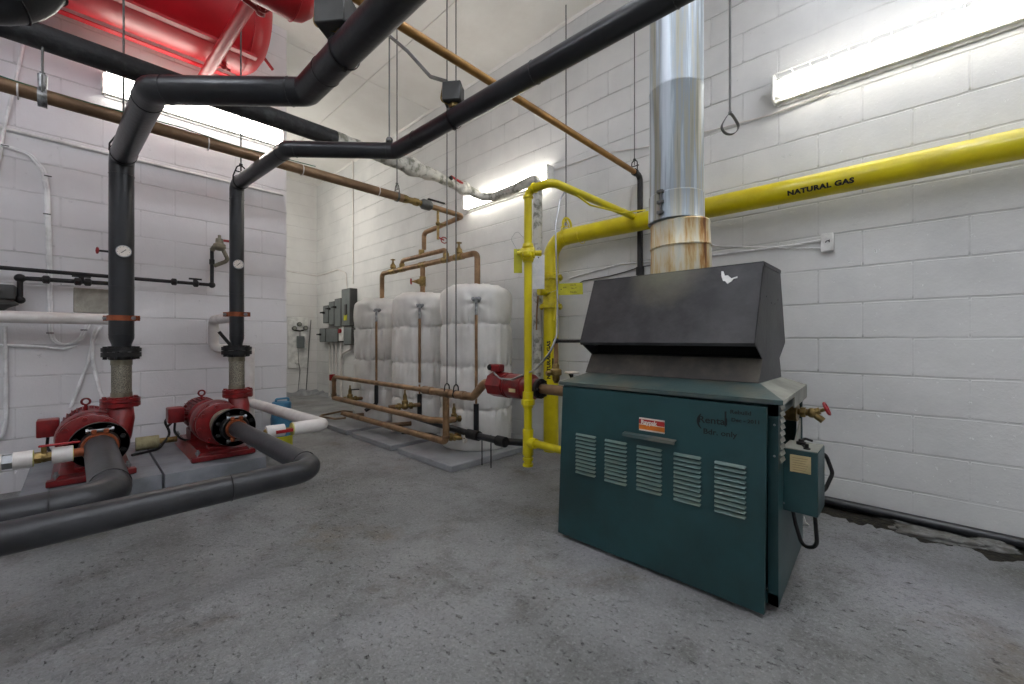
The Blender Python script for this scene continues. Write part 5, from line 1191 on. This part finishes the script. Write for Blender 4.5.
# ------------------------------------------------------------------ grey switch gear
def face_box(name, parent, u0, v0, u1, v1, x, dep, mt='greybox', bev=.004):
    a = P(u0, v0, x=x-dep); b = P(u1, v1, x=x-dep); o = MB().mm((x-dep, b.y, b.z), (x, a.y, a.z), bev); return o.build(name, mt, parent)
def swbox(label, u0, v0, u1, v1, dep, handle=None, name='switch_box'):
    a = P(u0, v0, x=WX-dep); b = P(u1, v1, x=WX-dep); t = thing(name, label, 'electrical box', (WX-dep/2, (a.y+b.y)/2, b.z), 'grey switch boxes in the far corner')
    MB().mm((WX-dep, b.y, b.z), (WX, a.y, a.z), .006).build('enclosure', 'greydk', t)
    MB().mm((WX-dep-.006, b.y+.012, b.z+.012), (WX-dep, a.y-.012, a.z-.012), .003).build('cover', 'greybox', t)
    if handle:
        h = MB(); q = V((WX-dep-.006, (a.y*handle[0]+b.y*(1-handle[0])), b.z+(a.z-b.z)*handle[1])); h.cyl(q, q+V((-.03, 0, 0)), .018); h.box(q+V((-.045, .02, .0)), (.02, .07, .022)); h.build('handle', 'iron', t)
    return t
t = swbox('tallest grey switch box in the far corner cluster', 341.5, 289.5, 350, 326, .12)
q = P(346, 309, x=WX-.13); MB().mm((q.x-.012, q.y-.03, q.z-.10), (q.x, q.y+.03, q.z+.07)).build('handle_slot', 'greydk', t); q = P(345.5, 317.5, x=WX-.13); part(MB().mm((q.x-.006, q.y-.05, q.z-.045), (q.x+.002, q.y+.05, q.z+.045)).build('label', 'yellowtag', t), 'small yellow warning label')
swbox('small grey switch box at the left end of the upper row', 323, 306, 328.5, 323, .11, (.7, .6))
swbox('second grey switch box from the left in the upper row', 328.8, 302, 334.2, 325, .11, (.7, .7))
swbox('third grey switch box from the left, beside the tallest one', 334.5, 299, 341, 327, .11, (.7, .7))
swbox('small grey switch box at the left end of the lower row', 319.5, 328.5, 325.5, 342, .11, (.7, .55))
swbox('square grey junction box in the lower row', 326, 328.5, 338, 342.5, .10)
swbox('grey box under the tallest one, with conduits leaving it', 343.5, 327, 351.5, 345, .12)
a = P(341, 333, x=WX-.1); t = thing('alarm_box', 'white box with a red button between the grey switch boxes', 'electrical box', (WX-.05, a.y, a.z-.08))
b0_, b1_ = P(338.6, 326.5, x=WX-.09), P(343.2, 341, x=WX-.09); MB().mm((WX-.09, b1_.y, b1_.z), (WX, b0_.y, b0_.z), .004).build('enclosure', 'whitepl', t); q = P(340.7, 331, x=WX-.09); MB().cyl((q.x, q.y, q.z), (q.x-.03, q.y, q.z), .035, n=14).build('button', 'redwheel', t)
t = thing('conduit_bundle', 'pale conduits dropping from the grey switch boxes to the floor', 'conduit', (WX-.03, P(333, 380, x=WX).y, 0))
for u, v0, v1, r_ in ((329.5, 342, 402, .014), (332.5, 342, 402, .014), (336, 342, 402, .014), (341, 344, 404, .02)):
    a = P(u, v0, x=WX-.04); MB().cyl((a.x, a.y, 0.0), (a.x, a.y, a.z+.05), r_, n=10).build('conduit', 'white', t)
a = P(341, 352, x=WX-.05); MB().tube([P(351, 342, x=WX-.05), P(351, 349, x=WX-.05), P(343, 353, x=WX-.05), P(341, 358, x=WX-.05)], .022, .05, 10).build('elbow', 'white', t)
tag(MB().tube([P(287.5, 271, y=BY-.012), P(316.5, 276, y=BY-.012), P(319, 275.5, x=WX-.02), P(338, 269.5, x=WX-.012), P(346, 273, x=WX-.012), P(347, 290, x=WX-.02)], .010, .05, 8).build('wall_conduit', 'white'), 'thin conduit wrapping the far corner above the grey switch boxes', 'conduit')
# board with dials on the back wall
a, b = P(287.5, 317, y=BY), P(307, 367.5, y=BY)
t = thing('equipment_board', 'white backing board with three round dials on the far back wall', 'board', ((a.x+b.x)/2, BY-.02, b.z))
MB().mm((a.x, BY-.03, b.z), (b.x, BY, a.z), .003).build('board', 'whitepl', t)
for (u, v) in ((293.8, 328.3), (298.8, 324.3), (305, 328)):
    q = P(u, v, y=BY-.03); g = MB(); g.lathe([(0, .036), (.04, .04), (.045, .034)], q, (0, -1, 0), 18); g = g.build('dial', 'rodst', t); f = MB(); f.cyl(q+V((0, -.046, 0)), q+V((0, -.049, 0)), .026, n=16); f.build('dial_face', 'lidgrey', g)
q = P(300, 331, y=BY-.03); MB().tube([P(294, 330, y=BY-.05), q, P(304, 330, y=BY-.05), q, P(300, 337, y=BY-.05)], .012, 0, 8).build('manifold', 'iron', t)
a, b = P(296.5, 336, y=BY-.03), P(303.5, 348, y=BY-.03); MB().mm((a.x, BY-.09, b.z), (b.x, BY-.03, a.z), .006).build('control_box', 'greybox', t)
MB().tube([P(298, 348, y=BY-.05), P(298.5, 362, y=BY-.05), P(300, 370, y=BY-.03), P(298, 392, y=BY-.02)], .004, .05, 6).build('cable', 'rodst', t)
q = P(297, 363, y=BY-.04); MB().box(q, (.05, .03, .04), None, .008).build('outlet', 'whitepl', t)
tag(MB().tube([P(311, 320, y=BY-.015), P(309, 345, y=BY-.015), P(306, 394, y=BY-.015)], .006, .1, 8).build('wall_cable', 'rodst'), 'grey cable down the back wall just right of the board with dials', 'cable')

# ------------------------------------------------------------------ right wall: outlet box, conduits, debris
a, b = P(820.5, 234, x=WX-.035), P(833, 250, x=WX-.035)
t = thing('outlet_box', 'small white outlet box on the right wall below the lettering on the gas pipe', 'electrical box', (WX-.02, (a.y+b.y)/2, b.z))
MB().mm((WX-.035, b.y, b.z), (WX, a.y, a.z), .005, 2).build('box', 'whitepl', t)
q = P(827.5, 242, x=WX-.037); mb = MB(); mb.torus(q, (1, 0, 0), .008, .0025, 14, 5, math.pi*.9, math.pi*2.1, X=(0, -1, 0)); mb.box(q+V((0, -.008, .008)), (.003, .004, .01)); mb.build('socket', 'ink', t)
w1 = P(822, 240, x=WX-.012); w2 = P(560, 296, x=WX-.012)
tag(MB().tube([P(821, 240, x=WX-.014), P(800, 244, x=WX-.012), P(716, 255, x=WX-.012), P(620, 264, x=WX-.012), P(570, 278, x=WX-.012)], .006, .1, 8).build('wall_conduit', 'cable'), 'upper of two thin wires along the right wall to the outlet box', 'cable')
tag(MB().tube([P(821, 248, x=WX-.014), P(790, 248, x=WX-.012), P(716, 246, x=WX-.012), P(700, 240, x=WX-.012)], .004, .1, 8).build('wall_conduit', 'cable'), 'lower of two thin wires meeting the outlet box', 'cable')
tag(MB().tube([P(551, 171, x=WX-.012), P(600, 154, x=WX-.012), P(650, 146, x=WX-.012), P(770, 115, x=WX-.012), P(830, 92, x=WX-.01)], .0045, .1, 8).build('wall_conduit', 'white'), 'thin conduit on the right wall joining the two right wall lights', 'conduit')
tag(MB().tube([P(565, 293, x=WX-.012), P(583, 281, x=WX-.012), P(610, 276, x=WX-.012), P(625, 272, x=WX-.012), P(640, 267, x=WX-.014), P(652, 265, x=WX-.014)], .005, .06, 8).build('wall_conduit', 'rodst'), 'grey wire sagging on the wall behind the black drop pipe', 'cable')
# broken concrete along the foot of the right wall
rnd = random.Random(11)
deb = lumpy_strip([(WX-.01, -1.6, 0), (WX-.01, 1.1, 0)], .24, .022, 21, (-1, 0, 0), 150)
o = deb.build('debris', 'dirt'); o['kind'] = 'stuff'; tag(o, 'dark loose debris along the foot of the right wall', 'debris')
def chunk(c, sx, sy, sz, seed, label):
    b = bmesh.new(); bmesh.ops.create_icosphere(b, subdivisions=4, radius=1)
    for v in b.verts:
        n_ = noise.noise(v.co*2.2+V((seed, 0, 0)))*.35+noise.noise(v.co*7+V((seed, 3, 0)))*.12; v.co *= 1+n_; v.co = V((v.co.x*sx, v.co.y*sy, max(v.co.z, -.3)*sz))
    mb = MB(); mb.merge(b, Matrix.Translation(V(c)+V((0, 0, sz*.3))) @ Matrix.Rotation(seed, 4, 'Z') if False else Matrix.Translation(V(c)+V((0, 0, sz*.3))))
    return tag(mb.build('concrete_fragment', 'concrete', None, 60), label, 'rubble', 'broken concrete at the right wall')
for i, (u, v, sx, sy, sz_) in enumerate(((905, 527, .045, .13, .03), (925, 539, .05, .12, .03), (958, 545, .045, .10, .025), (992, 551, .045, .09, .03))):
    q = P(u, v, z=.0); chunk((q.x+.03, q.y, .0), sx, sy, sz_, i*1.7, ['long broken concrete ledge piece at the right wall, nearest the boiler', 'second broken concrete piece from the boiler at the right wall', 'third broken concrete piece from the boiler at the right wall', 'broken concrete piece nearest the right edge of the photo'][i])
q = P(806, 523, z=.02); tag(MB().prism([q, q+V((.03, -.01, -.02)), q+V((.01, .03, -.02)), q+V((.005, .01, .03))], (.01, 0, 0)).build('plastic_scrap', 'whitepl'), 'tiny white scrap on the floor behind the boiler', 'scrap')

# ================================================================== CAMERA, WORLD, VIEW
cd = bpy.data.cameras.new('camera'); cam = bpy.data.objects.new('camera', cd); C.objects.link(cam)
cam.location = (0, 0, H); cam.rotation_euler = (math.pi/2, 0, -ANG)
cd.sensor_width = 36; cd.lens = F_PX/1024*36; cd.shift_y = (340-342)/1024*1.0*-1*-1; cd.clip_start = .02
bpy.context.scene.camera = cam
w = bpy.data.worlds.new('world'); bpy.context.scene.world = w; w.use_nodes = True
w.node_tree.nodes['Background'].inputs[0].default_value = (.9, .95, 1, 1); w.node_tree.nodes['Background'].inputs[1].default_value = 0.0
vs = bpy.context.scene.view_settings; vs.view_transform = 'Standard'; vs.look = 'None'; vs.gamma = 1; vs.use_curve_mapping = False; vs.exposure = EXPO
